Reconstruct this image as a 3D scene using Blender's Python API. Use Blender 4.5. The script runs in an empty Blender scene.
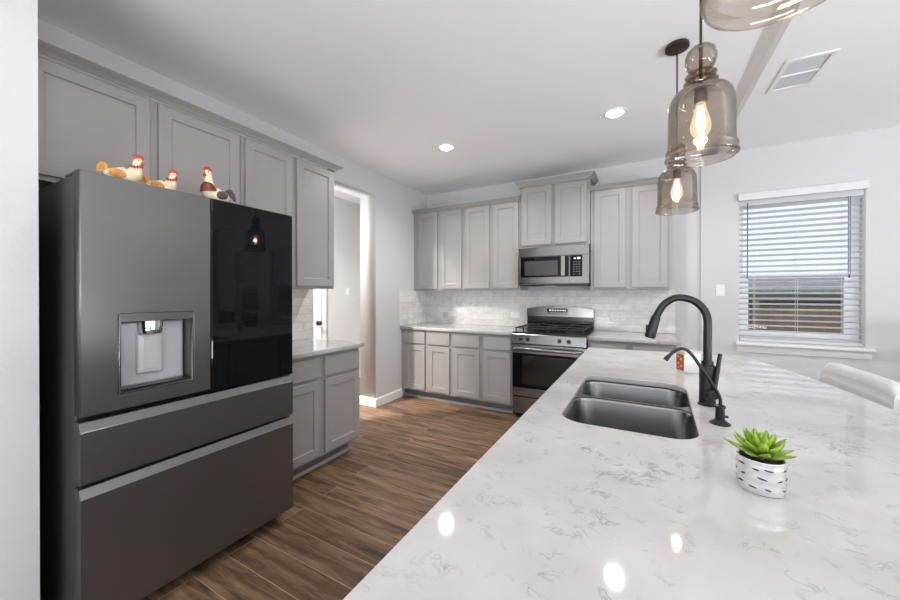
import bpy, bmesh, math, random
from mathutils import Vector, Matrix
random.seed(7)
R = math.radians
PI = math.pi
scene = bpy.context.scene
C = scene.collection

# ------------------------------------------------------------------ camera, world, big lights, exposure
cam_d = bpy.data.cameras.new('camera')
cam_d.sensor_width = 36.0
cam_d.lens = 349.70 / 900 * 36
cam_d.shift_y = -5.25 / 900
cam_d.clip_start = 0.02
cam = bpy.data.objects.new('camera', cam_d)
C.objects.link(cam)
cam.location = (2.7301, -4.2904, 1.3315)
cam.rotation_euler = (R(90 - 0.194), R(0.0), R(28.69))
scene.camera = cam

scene.view_settings.view_transform = 'Standard'
scene.view_settings.look = 'None'
scene.view_settings.gamma = 1.0
scene.view_settings.use_curve_mapping = False
scene.view_settings.exposure = 0.0
scene.cycles.max_bounces = 10
scene.cycles.diffuse_bounces = 5
scene.cycles.glossy_bounces = 5
scene.cycles.transparent_max_bounces = 24
scene.cycles.sample_clamp_indirect = 6.0
scene.cycles.caustics_reflective = False
scene.cycles.caustics_refractive = False

world = bpy.data.worlds.new('world')
scene.world = world
world.use_nodes = True
wb = world.node_tree.nodes['Background']
wb.inputs[0].default_value = (0.80, 0.88, 1.0, 1)
wb.inputs[1].default_value = 1.25


def area_light(name, loc, rot, sx, sy, power, col=(1, 1, 1), shape='RECTANGLE', spread=180):
    d = bpy.data.lights.new(name, 'AREA')
    d.shape = shape
    d.size = sx
    if shape in ('RECTANGLE', 'ELLIPSE'):
        d.size_y = sy
    d.energy = power
    d.color = col
    d.spread = R(spread)
    o = bpy.data.objects.new(name, d)
    o.location = loc
    o.rotation_euler = rot
    C.objects.link(o)
    return o


# area lights added as daylight at assumed, unseen rear doors and side windows
area_light('added_daylight_rear', (3.4, -7.95, 1.35), (R(90), 0, 0), 4.6, 2.1, 7, (0.92, 0.965, 1.0))
area_light('added_daylight_side', (7.15, -4.4, 1.35), (R(90), 0, R(90)), 3.4, 2.0, 3, (0.92, 0.965, 1.0))
# unseen fill lights added low down, aimed up to brighten the ceiling
area_light('ceiling_fill_rear', (3.4, -7.85, 0.40), (R(90 + 74), 0, 0), 4.6, 0.7, 270, (0.92, 0.96, 1.0))
area_light('ceiling_fill_side', (7.05, -4.4, 0.60), (R(90 + 80), 0, R(90)), 3.4, 0.6, 290, (0.92, 0.96, 1.0))

# ------------------------------------------------------------------ helpers


def lin(r, g, b):
    f = lambda c: (c / 255) / 12.92 if c <= 10.3 else (((c / 255) + 0.055) / 1.055) ** 2.4
    return (f(r), f(g), f(b), 1)


class NT:
    """small wrapper around a material's nodes"""

    def __init__(self, name):
        self.m = bpy.data.materials.new(name)
        self.m.use_nodes = True
        self.t = self.m.node_tree
        self.b = self.t.nodes['Principled BSDF']
        self.out = self.t.nodes['Material Output']

    def n(self, typ, **kw):
        nd = self.t.nodes.new(typ)
        for k, v in kw.items():
            if k.startswith('i_'):
                key = k[2:]
                nd.inputs[int(key) if key.isdigit() else key.replace('_', ' ')].default_value = v
            else:
                setattr(nd, k, v)
        return nd

    def l(self, a, b):
        self.t.links.new(a, b)

    def coord(self, kind='Object', order=None, scale=(1, 1, 1), loc=(0, 0, 0)):
        tc = self.n('ShaderNodeTexCoord')
        s = tc.outputs[kind]
        if order:
            sp = self.n('ShaderNodeSeparateXYZ')
            cb = self.n('ShaderNodeCombineXYZ')
            self.l(s, sp.inputs[0])
            for i, ch in enumerate(order):
                if ch in 'XYZ':
                    self.l(sp.outputs['XYZ'.index(ch)], cb.inputs[i])
            s = cb.outputs[0]
        mp = self.n('ShaderNodeMapping')
        mp.inputs['Scale'].default_value = scale
        mp.inputs['Location'].default_value = loc
        self.l(s, mp.inputs[0])
        return mp.outputs[0]

    def noise(self, vec, scale, detail=3, rough=0.5, dist=0.0):
        nd = self.n('ShaderNodeTexNoise')
        nd.inputs['Scale'].default_value = scale
        nd.inputs['Detail'].default_value = detail
        nd.inputs['Roughness'].default_value = rough
        nd.inputs['Distortion'].default_value = dist
        self.l(vec, nd.inputs['Vector'])
        return nd.outputs['Fac']

    def ramp(self, fac, stops):
        nd = self.n('ShaderNodeValToRGB')
        cr = nd.color_ramp
        while len(cr.elements) > len(stops):
            cr.elements.remove(cr.elements[-1])
        while len(cr.elements) < len(stops):
            cr.elements.new(0.5)
        for e, (p, c) in zip(cr.elements, stops):
            e.position = p
            e.color = c if len(c) == 4 else (*c, 1)
        self.l(fac, nd.inputs[0])
        return nd.outputs[0]

    def math(self, op, a, b=None):
        nd = self.n('ShaderNodeMath', operation=op)
        for i, v in enumerate((a, b)):
            if v is None:
                continue
            if isinstance(v, (int, float)):
                nd.inputs[i].default_value = v
            else:
                self.l(v, nd.inputs[i])
        return nd.outputs[0]

    def mix(self, fac, a, b, blend='MIX'):
        nd = self.n('ShaderNodeMix', data_type='RGBA', blend_type=blend)
        for sock, v in ((nd.inputs[0], fac), (nd.inputs[6], a), (nd.inputs[7], b)):
            if isinstance(v, (int, float)):
                sock.default_value = v
            elif isinstance(v, tuple):
                sock.default_value = v
            else:
                self.l(v, sock)
        return nd.outputs[2]

    def bump(self, height, strength=0.2, dist=0.01):
        nd = self.n('ShaderNodeBump')
        nd.inputs['Strength'].default_value = strength
        nd.inputs['Distance'].default_value = dist
        self.l(height, nd.inputs['Height'])
        self.l(nd.outputs[0], self.b.inputs['Normal'])

    def set(self, **kw):
        for k, v in kw.items():
            self.b.inputs[k.replace('_', ' ')].default_value = v
        return self


def pmat(name, col, rough=0.5, metal=0.0, var=0.04, vscale=6.0, bump=0.0, bscale=200.0, spec=0.5, coat=0.0):
    t = NT(name)
    v = t.coord()
    nz = t.noise(v, vscale, 3)
    dark = tuple(c * (1 - var) for c in col[:3]) + (1,)
    light = tuple(min(1, c * (1 + var)) for c in col[:3]) + (1,)
    t.l(t.ramp(nz, [(0.3, dark), (0.7, light)]), t.b.inputs['Base Color'])
    t.set(Roughness=rough, Metallic=metal)
    t.b.inputs['Specular IOR Level'].default_value = spec
    t.b.inputs['Coat Weight'].default_value = coat
    if bump:
        t.bump(t.noise(v, bscale, 2), bump, 0.002)
    return t.m


def steel(name, col, rough, axis='Z', amount=0.08, metal=1.0):
    """brushed metal: fine streaks across one axis"""
    t = NT(name)
    sc = {'X': (2, 400, 400), 'Y': (400, 2, 400), 'Z': (400, 400, 2)}[axis]
    v = t.coord(scale=sc)
    nz = t.noise(v, 1.0, 2)
    a = tuple(c * (1 - amount) for c in col[:3]) + (1,)
    b = tuple(min(1, c * (1 + amount)) for c in col[:3]) + (1,)
    t.l(t.ramp(nz, [(0.3, a), (0.7, b)]), t.b.inputs['Base Color'])
    r = t.n('ShaderNodeMapRange')
    r.inputs['To Min'].default_value = rough * 0.98
    r.inputs['To Max'].default_value = rough * 1.02
    t.l(nz, r.inputs[0])
    t.l(r.outputs[0], t.b.inputs['Roughness'])
    t.set(Metallic=metal)
    return t.m


def emit(name, col, strength):
    t = NT(name)
    t.b.inputs['Base Color'].default_value = (0.8, 0.8, 0.8, 1)
    t.b.inputs['Emission Color'].default_value = (*col, 1)
    t.b.inputs['Emission Strength'].default_value = strength
    return t.m


def thin_glass(name, tint, gloss_rough=0.02, fmin=0.04, fmax=0.7):
    t = NT(name)
    t.t.nodes.remove(t.b)
    tr = t.n('ShaderNodeBsdfTransparent')
    v = t.coord()
    nz = t.noise(v, 30, 2)
    t.l(t.ramp(nz, [(0.3, tuple(c * 0.98 for c in tint) + (1,)), (0.7, tuple(tint) + (1,))]), tr.inputs[0])
    gl = t.n('ShaderNodeBsdfGlossy')
    gl.inputs['Roughness'].default_value = gloss_rough
    lw = t.n('ShaderNodeLayerWeight')
    lw.inputs['Blend'].default_value = 0.25
    mr = t.n('ShaderNodeMapRange')
    mr.inputs['To Min'].default_value = fmin
    mr.inputs['To Max'].default_value = fmax
    t.l(lw.outputs['Fresnel'], mr.inputs[0])
    mx = t.n('ShaderNodeMixShader')
    t.l(mr.outputs[0], mx.inputs[0])
    t.l(tr.outputs[0], mx.inputs[1])
    t.l(gl.outputs[0], mx.inputs[2])
    t.l(mx.outputs[0], t.out.inputs[0])
    return t.m


# ---- mesh builders (all add to a bmesh)


def nbm():
    return bmesh.new()


def add_box(bm, x0, x1, y0, y1, z0, z1, bev=0.0, seg=2):
    vs = [bm.verts.new(p) for p in ((x0, y0, z0), (x1, y0, z0), (x1, y1, z0), (x0, y1, z0), (x0, y0, z1), (x1, y0, z1), (x1, y1, z1), (x0, y1, z1))]
    fs = [bm.faces.new([vs[i] for i in f]) for f in ((0, 3, 2, 1), (4, 5, 6, 7), (0, 1, 5, 4), (1, 2, 6, 5), (2, 3, 7, 6), (3, 0, 4, 7))]
    if bev > 0:
        es = list({e for f in fs for e in f.edges})
        bmesh.ops.bevel(bm, geom=es, offset=bev, segments=seg, profile=0.5, affect='EDGES')
    return vs


def add_rloft(bm, x0, x1, z0, z1, rings, back_cap=True):
    """rectangular rings (inset, y) lofted in order; first and last are capped. Front faces -y."""
    prev = None
    first = None
    for ins, y in rings:
        q = [bm.verts.new(p) for p in ((x0 + ins, y, z0 + ins), (x1 - ins, y, z0 + ins), (x1 - ins, y, z1 - ins), (x0 + ins, y, z1 - ins))]
        if prev:
            for i in range(4):
                j = (i + 1) % 4
                bm.faces.new((prev[i], prev[j], q[j], q[i]))
        else:
            first = q
        prev = q
    bm.faces.new(prev)
    if back_cap:
        bm.faces.new(first[::-1])


def add_lathe(bm, prof, center=(0, 0, 0), seg=40, axis='Z', cap=True):
    """prof: list of (r, h)"""
    cx, cy, cz = center
    rings = []
    for r, h in prof:
        ring = []
        if r < 1e-6:
            p = {'Z': (cx, cy, cz + h), 'X': (cx + h, cy, cz), 'Y': (cx, cy + h, cz)}[axis]
            ring = [bm.verts.new(p)]
        else:
            for i in range(seg):
                a = 2 * PI * i / seg
                u, v = r * math.cos(a), r * math.sin(a)
                p = {'Z': (cx + u, cy + v, cz + h), 'X': (cx + h, cy + u, cz + v), 'Y': (cx + v, cy + h, cz + u)}[axis]
                ring.append(bm.verts.new(p))
        rings.append(ring)
    for a, b in zip(rings[:-1], rings[1:]):
        if len(a) == 1 and len(b) == 1:
            continue
        for i in range(seg):
            j = (i + 1) % seg
            if len(a) == 1:
                bm.faces.new((a[0], b[j], b[i]))
            elif len(b) == 1:
                bm.faces.new((a[i], a[j], b[0]))
            else:
                bm.faces.new((a[i], a[j], b[j], b[i]))
    if cap:
        if len(rings[0]) > 1:
            bm.faces.new(rings[0][::-1])
        if len(rings[-1]) > 1:
            bm.faces.new(rings[-1])


def smooth_path(pts, n=8):
    """Catmull-Rom through points (tuples of any length)"""
    out = []
    P = [pts[0]] + list(pts) + [pts[-1]]
    for i in range(1, len(P) - 2):
        p0, p1, p2, p3 = P[i - 1], P[i], P[i + 1], P[i + 2]
        for k in range(n):
            t = k / n
            out.append(tuple(0.5 * ((2 * b) + (-a + c) * t + (2 * a - 5 * b + 4 * c - d) * t * t + (-a + 3 * b - 3 * c + d) * t ** 3)
                             for a, b, c, d in zip(p0, p1, p2, p3)))
    out.append(tuple(pts[-1]))
    return out


def add_tube(bm, pts, rad, seg=14, cap=True, flat=1.0):
    """pts: 3-tuples; rad number or list; flat scales the second cross axis"""
    pts = [Vector(p) for p in pts]
    n = len(pts)
    rads = rad if isinstance(rad, (list, tuple)) else [rad] * n
    tang = []
    for i in range(n):
        a = pts[max(0, i - 1)]
        b = pts[min(n - 1, i + 1)]
        tang.append((b - a).normalized())
    ref = Vector((0, 0, 1)) if abs(tang[0].z) < 0.9 else Vector((1, 0, 0))
    u = tang[0].cross(ref).normalized()
    rings = []
    for i in range(n):
        u = (u - tang[i] * u.dot(tang[i])).normalized()
        w = tang[i].cross(u)
        rings.append([bm.verts.new(pts[i] + (u * math.cos(2 * PI * k / seg) * flat + w * math.sin(2 * PI * k / seg)) * rads[i]) for k in range(seg)])
    for a, b in zip(rings[:-1], rings[1:]):
        for i in range(seg):
            j = (i + 1) % seg
            bm.faces.new((a[i], a[j], b[j], b[i]))
    if cap:
        bm.faces.new(rings[0][::-1])
        bm.faces.new(rings[-1])


def add_ball(bm, c, r, seg=16, ring=10, rot=None):
    rx, ry, rz = (r, r, r) if isinstance(r, (int, float)) else r
    M = Matrix.Translation(c) @ (rot.to_4x4() if rot else Matrix.Identity(4)) @ Matrix.Diagonal((rx, ry, rz, 1))
    bmesh.ops.create_uvsphere(bm, u_segments=seg, v_segments=ring, radius=1, matrix=M)


def add_prism(bm, poly, a0, a1, fn):
    """poly of 2-tuples extruded between a0 and a1; fn(u, v, a) gives the 3D point"""
    A = [bm.verts.new(fn(u, v, a0)) for u, v in poly]
    B = [bm.verts.new(fn(u, v, a1)) for u, v in poly]
    n = len(poly)
    for i in range(n):
        j = (i + 1) % n
        bm.faces.new((A[i], A[j], B[j], B[i]))
    bm.faces.new(A[::-1])
    bm.faces.new(B)


def rrect(x0, x1, y0, y1, r, n=6, rs=None):
    rs = rs or (r, r, r, r)
    out = []
    for (cx, cy, a0), rr in zip(((x1, y1, 0), (x0, y1, 90), (x0, y0, 180), (x1, y0, 270)), rs):
        sx = -1 if cx == x1 else 1
        sy = -1 if cy == y1 else 1
        for k in range(n + 1):
            a = R(a0 + 90 * k / n)
            out.append((cx + sx * rr + rr * math.cos(a), cy + sy * rr + rr * math.sin(a)))
    return out


def plate(outlines, t, fn=None, bevel=0.0):
    """flat slab with holes: 2D outlines -> bmesh, local z in 0..t; fn maps (x, y, z)"""
    cu = bpy.data.curves.new('plate', 'CURVE')
    cu.dimensions = '2D'
    cu.fill_mode = 'BOTH'
    cu.extrude = t / 2 - bevel
    cu.bevel_depth = bevel
    cu.bevel_resolution = 2
    cu.offset = -bevel
    for o in outlines:
        s = cu.splines.new('POLY')
        s.points.add(len(o) - 1)
        for p, q in zip(s.points, o):
            p.co = (q[0], q[1], 0, 1)
        s.use_cyclic_u = True
    ob = bpy.data.objects.new('plate', cu)
    me = bpy.data.meshes.new_from_object(ob)
    bm = bmesh.new()
    bm.from_mesh(me)
    bpy.data.objects.remove(ob)
    bpy.data.curves.remove(cu)
    bpy.data.meshes.remove(me)
    bmesh.ops.remove_doubles(bm, verts=bm.verts, dist=1e-5)
    for v in bm.verts:
        x, y, z = v.co
        z += t / 2
        v.co = fn(x, y, z) if fn else (x, y, z)
    return bm


def obj(name, bm, mat, parent=None, smooth=None, label=None):
    bmesh.ops.recalc_face_normals(bm, faces=bm.faces)
    me = bpy.data.meshes.new(name)
    bm.to_mesh(me)
    bm.free()
    me.materials.append(mat)
    if smooth:
        for p in me.polygons:
            p.use_smooth = True
        me.set_sharp_from_angle(angle=R(smooth if smooth is not True else 35))
    o = bpy.data.objects.new(name, me)
    C.objects.link(o)
    if parent:
        o.parent = parent
    if label:
        o['label'] = label
    return o


def tag(o, label, cat, group=None, kind=None):
    o['label'] = label
    o['category'] = cat
    if group:
        o['group'] = group
    if kind:
        o['kind'] = kind
    return o


def thing(name, label, cat, loc=(0, 0, 0), rz=0.0, group=None):
    o = bpy.data.objects.new(name, None)
    o.empty_display_size = 0.05
    C.objects.link(o)
    o.location = loc
    o.rotation_euler = (0, 0, rz)
    return tag(o, label, cat, group)


def struct(name, bm, mat, label, cat, parent=None, smooth=None):
    o = obj(name, bm, mat, parent, smooth)
    if not parent:
        tag(o, label, cat, kind='structure')
    return o


def dup(root, loc, rz=None, label=None):
    def cp(o, parent):
        c = o.copy()
        C.objects.link(c)
        if parent:
            c.parent = parent
        for ch in list(o.children):
            cp(ch, c)
        return c
    r = cp(root, None)
    r.location = loc
    if rz is not None:
        r.rotation_euler = (0, 0, rz)
    if label:
        r['label'] = label
    return r


# ------------------------------------------------------------------ materials
M = {}


def wall_mat(name, col):
    t = NT(name)
    v = t.coord()
    t.l(t.ramp(t.noise(v, 1.3, 3), [(0.3, tuple(c * .985 for c in col[:3])), (0.7, col[:3])]), t.b.inputs['Base Color'])
    t.set(Roughness=0.6)
    t.b.inputs['Specular IOR Level'].default_value = 0.3
    h = t.math('ADD', t.noise(v, 130, 2), t.math('MULTIPLY', t.noise(v, 45, 1), 0.6))
    t.bump(h, 0.22, 0.003)
    return t.m


M['wall'] = wall_mat('painted_wall', lin(206, 206, 206))
M['ceiling'] = wall_mat('painted_ceiling', lin(244, 244, 246))
M['trim'] = pmat('white_trim_paint', lin(238, 238, 237), 0.35, var=0.01)
M['cabinet'] = pmat('gray_cabinet_paint', lin(154, 151, 148), 0.36, var=0.02, vscale=3)
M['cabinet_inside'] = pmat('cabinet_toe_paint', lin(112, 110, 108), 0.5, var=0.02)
M['crown'] = M['cabinet']


def floor_mat():
    t = NT('wood_look_plank_tile')
    v = t.coord(loc=(0.31, 0.085, 0))
    br = t.n('ShaderNodeTexBrick', offset=0.37, offset_frequency=2, squash=1.0)
    t.l(v, br.inputs['Vector'])
    br.inputs['Color1'].default_value = (0, 0, 0, 1)
    br.inputs['Color2'].default_value = (1, 1, 1, 1)
    br.inputs['Mortar'].default_value = (0.5, 0.5, 0.5, 1)
    br.inputs['Scale'].default_value = 1.0
    br.inputs['Mortar Size'].default_value = 0.0016
    br.inputs['Mortar Smooth'].default_value = 0.1
    br.inputs['Brick Width'].default_value = 1.2
    br.inputs['Row Height'].default_value = 0.152
    # grain
    g = t.coord(scale=(1.6, 16, 1))
    off = t.n('ShaderNodeVectorMath', operation='ADD')
    sc = t.n('ShaderNodeVectorMath', operation='SCALE')
    t.l(br.outputs['Color'], sc.inputs[0])
    sc.inputs['Scale'].default_value = 9.0
    t.l(g, off.inputs[0])
    t.l(sc.outputs[0], off.inputs[1])
    n1 = t.noise(off.outputs[0], 1.6, 6, 0.62, 0.6)
    n2 = t.noise(off.outputs[0], 6.0, 4, 0.6, 0.2)
    wood = t.ramp(n1, [(0.32, lin(82, 62, 48)), (0.46, lin(114, 90, 70)), (0.56, lin(134, 108, 85)), (0.73, lin(162, 135, 110))])
    wood = t.mix(0.5, wood, t.ramp(n2, [(0.3, (0.55, 0.52, 0.5)), (0.6, (1, 1, 1))]), 'MULTIPLY')
    plank = t.ramp(br.outputs['Color'], [(0.0, (0.70, 0.68, 0.67)), (1.0, (1.12, 1.10, 1.08))])
    wood = t.mix(1.0, wood, plank, 'MULTIPLY')
    col = t.mix(br.outputs['Fac'], wood, lin(166, 142, 119))
    t.l(col, t.b.inputs['Base Color'])
    t.set(Roughness=0.36)
    t.b.inputs['Specular IOR Level'].default_value = 0.28
    h = t.math('SUBTRACT', t.math('MULTIPLY', n2, 0.15), br.outputs['Fac'])
    t.bump(h, 0.25, 0.002)
    return t.m


M['floor'] = floor_mat()


def quartz_mat():
    t = NT('white_veined_quartz')
    v = t.coord()
    warp = t.n('ShaderNodeTexNoise')
    warp.inputs['Scale'].default_value = 11.0
    warp.inputs['Detail'].default_value = 3
    t.l(v, warp.inputs['Vector'])
    add = t.n('ShaderNodeVectorMath', operation='MULTIPLY_ADD')
    t.l(warp.outputs['Color'], add.inputs[0])
    add.inputs[1].default_value = (0.22, 0.22, 0.22)
    t.l(v, add.inputs[2])
    n1 = t.noise(add.outputs[0], 12, 5, 0.62, 0.8)
    vein = t.math('ABSOLUTE', t.math('SUBTRACT', n1, 0.5))
    vein = t.ramp(vein, [(0.0, (1, 1, 1)), (0.02, (0.3, 0.3, 0.3)), (0.05, (0, 0, 0))])
    mask = t.ramp(t.noise(v, 19, 3), [(0.50, (0, 0, 0)), (0.60, (1, 1, 1))])
    vein = t.math('MULTIPLY', vein, mask)
    mask2 = t.ramp(t.noise(v, 3.2, 2), [(0.36, (0.25, 0.25, 0.25)), (0.6, (1, 1, 1))])
    vein = t.math('MULTIPLY', vein, mask2)
    n3 = t.noise(add.outputs[0], 28, 4, 0.6, 0.4)
    sp = t.ramp(n3, [(0.60, (0, 0, 0)), (0.74, (1, 1, 1))])
    base = t.ramp(t.noise(v, 5.0, 4), [(0.3, lin(180, 177, 175)), (0.5, lin(189, 186, 185)), (0.72, lin(196, 194, 193))])
    base = t.mix(t.math('MULTIPLY', sp, 0.35), base, lin(188, 178, 173))
    col = t.mix(t.math('MULTIPLY', vein, 0.75), base, lin(128, 123, 124))
    t.l(col, t.b.inputs['Base Color'])
    t.set(Roughness=0.05)
    t.b.inputs['Specular IOR Level'].default_value = 0.45
    return t.m


M['quartz'] = quartz_mat()


def tile_mat(name, order):
    t = NT(name)
    v = t.coord(order=order, loc=(0.03, -0.9145, 0))
    br = t.n('ShaderNodeTexBrick', offset=0.5)
    t.l(v, br.inputs['Vector'])
    br.inputs['Color1'].default_value = (0, 0, 0, 1)
    br.inputs['Color2'].default_value = (1, 1, 1, 1)
    br.inputs['Mortar'].default_value = (0.5, 0.5, 0.5, 1)
    br.inputs['Scale'].default_value = 1.0
    br.inputs['Mortar Size'].default_value = 0.002
    br.inputs['Brick Width'].default_value = 0.30
    br.inputs['Row Height'].default_value = 0.0763
    v2 = t.coord()
    off = t.n('ShaderNodeVectorMath', operation='MULTIPLY_ADD')
    t.l(br.outputs['Color'], off.inputs[0])
    off.inputs[1].default_value = (5, 5, 5)
    t.l(v2, off.inputs[2])
    n = t.noise(off.outputs[0], 6, 5, 0.6, 1.2)
    a = t.ramp(n, [(0.3, lin(212, 209, 206)), (0.55, lin(230, 228, 225)), (0.75, lin(240, 238, 236))])
    pl = t.ramp(br.outputs['Color'], [(0, (0.90, 0.89, 0.88)), (1, (1.04, 1.04, 1.03))])
    a = t.mix(1.0, a, pl, 'MULTIPLY')
    col = t.mix(br.outputs['Fac'], a, lin(204, 201, 198))
    t.l(col, t.b.inputs['Base Color'])
    t.set(Roughness=0.16)
    t.bump(t.math('SUBTRACT', 1.0, br.outputs['Fac']), 0.5, 0.002)
    return t.m


M['tile_back'] = tile_mat('marble_subway_tile', 'XZ0')
M['tile_left'] = tile_mat('marble_subway_tile_side', 'YZ0')

M['dark_steel'] = steel('black_stainless', (0.175, 0.174, 0.173), 0.30, 'X', 0.03, 0.86)
M['fridge_case'] = pmat('fridge_case_gray', lin(92, 90, 88), 0.45, 0.6, var=0.03)
M['steel'] = steel('stainless_steel', (0.275, 0.268, 0.26), 0.2, 'X', 0.04)
M['sink_steel'] = steel('sink_stainless', (0.22, 0.216, 0.212), 0.26, 'Z', 0.02)
M['chrome'] = pmat('bright_chrome', (0.75, 0.75, 0.76, 1), 0.08, 1.0, var=0.02)
M['silver_plastic'] = pmat('silver_plastic', lin(196, 198, 201), 0.35, 0.3, var=0.02)
M['black_glass'] = pmat('black_glass', (0.004, 0.004, 0.005, 1), 0.03, var=0.02, spec=0.22)
M['oven_glass'] = pmat('oven_window_glass', (0.012, 0.009, 0.008, 1), 0.04, var=0.02, spec=0.6)
M['mw_glass'] = pmat('microwave_window_mesh', (0.055, 0.053, 0.05, 1), 0.10, var=0.05, vscale=300, spec=0.45)
M['black_enamel'] = pmat('black_enamel', (0.012, 0.012, 0.013, 1), 0.18, var=0.05)
M['cast_iron'] = pmat('cast_iron', (0.022, 0.022, 0.023, 1), 0.5, var=0.15, vscale=60)
M['black_plastic'] = pmat('black_plastic', (0.012, 0.012, 0.012, 1), 0.35, var=0.05)
M['gap'] = pmat('dark_gasket', (0.01, 0.01, 0.01, 1), 0.7, var=0.05)
M['matte_black'] = pmat('matte_black_metal', (0.017, 0.0165, 0.017, 1), 0.36, 0.4, var=0.08, vscale=20)
M['bronze'] = pmat('oil_rubbed_bronze', lin(70, 58, 52), 0.45, 0.7, var=0.1, vscale=30)
M['vinyl'] = pmat('white_vinyl', lin(240, 241, 242), 0.4, var=0.01)


def slat_mat(name, col):
    t = NT(name)
    v = t.coord()
    c = t.ramp(t.noise(v, 6, 2), [(0.3, tuple(x * .985 for x in col[:3])), (0.7, col[:3])])
    t.l(c, t.b.inputs['Base Color'])
    t.set(Roughness=0.45)
    tl = t.n('ShaderNodeBsdfTranslucent')
    t.l(c, tl.inputs[0])
    mx = t.n('ShaderNodeMixShader')
    mx.inputs[0].default_value = 0.42
    t.l(t.b.outputs[0], mx.inputs[1])
    t.l(tl.outputs[0], mx.inputs[2])
    t.l(mx.outputs[0], t.out.inputs[0])
    return t.m


M['slat'] = slat_mat('white_blind_slat', lin(243, 244, 246))
M['valance'] = pmat('pale_blind_valance', lin(222, 222, 223), 0.5, var=0.01)
M['cord_gray'] = pmat('gray_cord', lin(95, 98, 100), 0.6)
M['pane'] = thin_glass('window_glass', (0.97, 0.985, 0.985), 0.0, 0.004, 0.3)
M['smoke_glass'] = thin_glass('smoky_amber_glass', (0.86, 0.82, 0.775), 0.03, 0.035, 0.55)


def lit_bulb(name):
    t = NT(name)
    t.t.nodes.remove(t.b)
    tr = t.n('ShaderNodeBsdfTransparent')
    em = t.n('ShaderNodeEmission')
    em.inputs[0].default_value = (1.0, 0.86, 0.62, 1)
    em.inputs[1].default_value = 2.2
    mx = t.n('ShaderNodeMixShader')
    mx.inputs[0].default_value = 0.30
    t.l(tr.outputs[0], mx.inputs[1])
    t.l(em.outputs[0], mx.inputs[2])
    t.l(mx.outputs[0], t.out.inputs[0])
    return t.m


M['clear_bulb'] = lit_bulb('glowing_bulb_glass')
M['filament'] = emit('glowing_filament', (1.0, 0.80, 0.52), 60)
M['lamp_glow'] = emit('recessed_lamp_lens', (1.0, 0.98, 0.95), 30)
M['display'] = emit('lit_display', (0.75, 0.85, 1.0), 1.2)
M['plate_white'] = pmat('white_switch_plastic', lin(232, 231, 229), 0.35, var=0.01)
M['vent_back'] = pmat('vent_duct_gray', lin(226, 227, 229), 0.7)
M['louver'] = pmat('vent_louver_gray', lin(238, 239, 241), 0.5, var=0.02)

# ------------------------------------------------------------------ room shell
ZC, ZN, XS = 2.75, 2.70, 3.375      # kitchen ceiling, dining ceiling, step between them
bm = nbm(); add_box(bm, -1.35, 7.35, -8.1, 0.6, -0.10, 0.0)
struct('floor', bm, M['floor'], 'wood-look brown plank tile floor', 'floor')
bm = nbm()
add_prism(bm, [(-1.35, ZC), (XS, ZC), (XS + 0.012, ZN), (7.35, ZN), (7.35, 2.95), (-1.35, 2.95)], -8.1, 0.6, lambda u, v, a: (u, a, v))
struct('ceiling', bm, M['ceiling'], 'white ceiling with a low step beside the dining area', 'ceiling')

YJ0, YJ1, ZH = -2.005, -1.116, 2.483
bm = plate([[(-4.2, 0), (YJ0, 0), (YJ0, ZH), (YJ1, ZH), (YJ1, 0), (-0.001, 0), (-0.001, ZC), (-4.2, ZC)]], 0.24, lambda x, y, z: (z - 0.24, x, y))
struct('wall_left', bm, M['wall'], 'white wall with the tall hallway opening', 'wall')
bm = nbm(); add_box(bm, -1.35, 3.25, 0.0, 0.15, 0, ZC)
struct('wall_back', bm, M['wall'], 'white kitchen wall behind the range', 'wall')
bm = nbm(); add_box(bm, 0.002, 0.75, -8.0, -3.8807, 0, ZC)
struct('wall_front', bm, M['wall'], 'white textured wall end in front of the refrigerator', 'wall')
# hallway behind the opening
bm = nbm(); add_box(bm, -1.35, -1.2, -3.0, -0.001, 0, ZC)
struct('wall_hall', bm, M['wall'], 'white hallway wall with a door and a light switch', 'wall')
bm = nbm(); add_box(bm, -1.2, -0.241, -3.0, -2.85, 0, ZC)
struct('wall_hall_end', bm, M['wall'], 'hallway end wall', 'wall')

# window wall, rear wall, right wall
WZ0, WZ1 = 0.872, 2.222
WINS = [(3.552, 4.39), (4.635, 5.473), (5.80, 6.638)]
bm = plate([[(3.2505, 0), (7.2, 0), (7.2, ZN), (3.2505, ZN)]] + [[(a, WZ0), (b, WZ0), (b, WZ1), (a, WZ1)] for a, b in WINS], 0.17, lambda x, y, z: (x, z - 0.02, y))
struct('wall_window', bm, M['wall'], 'white wall with the blind-covered windows', 'wall')
bm = plate([[(0.75, 0), (7.2, 0), (7.2, ZN), (0.75, ZN)], [(1.1, 0.06), (5.7, 0.06), (5.7, 2.4), (1.1, 2.4)]], 0.15, lambda x, y, z: (x, -8.0 - z, y))
struct('wall_rear', bm, M['wall'], 'rear wall with wide glass doors', 'wall')
bm = plate([[(-8.0, 0), (-0.03, 0), (-0.03, ZN), (-8.0, ZN)], [(-6.1, 0.35), (-2.7, 0.35), (-2.7, 2.35), (-6.1, 2.35)]], 0.15, lambda x, y, z: (7.2 + z, x, y))
struct('wall_right', bm, M['wall'], 'right wall with tall windows', 'wall')
bm = nbm()
for x in (1.13, 2.2, 3.4, 4.55, 5.67):
    add_box(bm, x - 0.04, x + 0.04, -8.0, -7.96, 0.06, 2.4)
add_box(bm, 1.1, 5.7, -8.0, -7.962, 0.06, 0.14); add_box(bm, 1.1, 5.7, -8.0, -7.962, 2.32, 2.4)
struct('door_2', bm, M['trim'], 'white frame of the rear glass doors', 'door')
bm = nbm()
for y in (-6.07, -4.97, -3.83, -2.73):
    add_box(bm, 7.165, 7.2, y - 0.035, y + 0.035, 0.35, 2.35)
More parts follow.
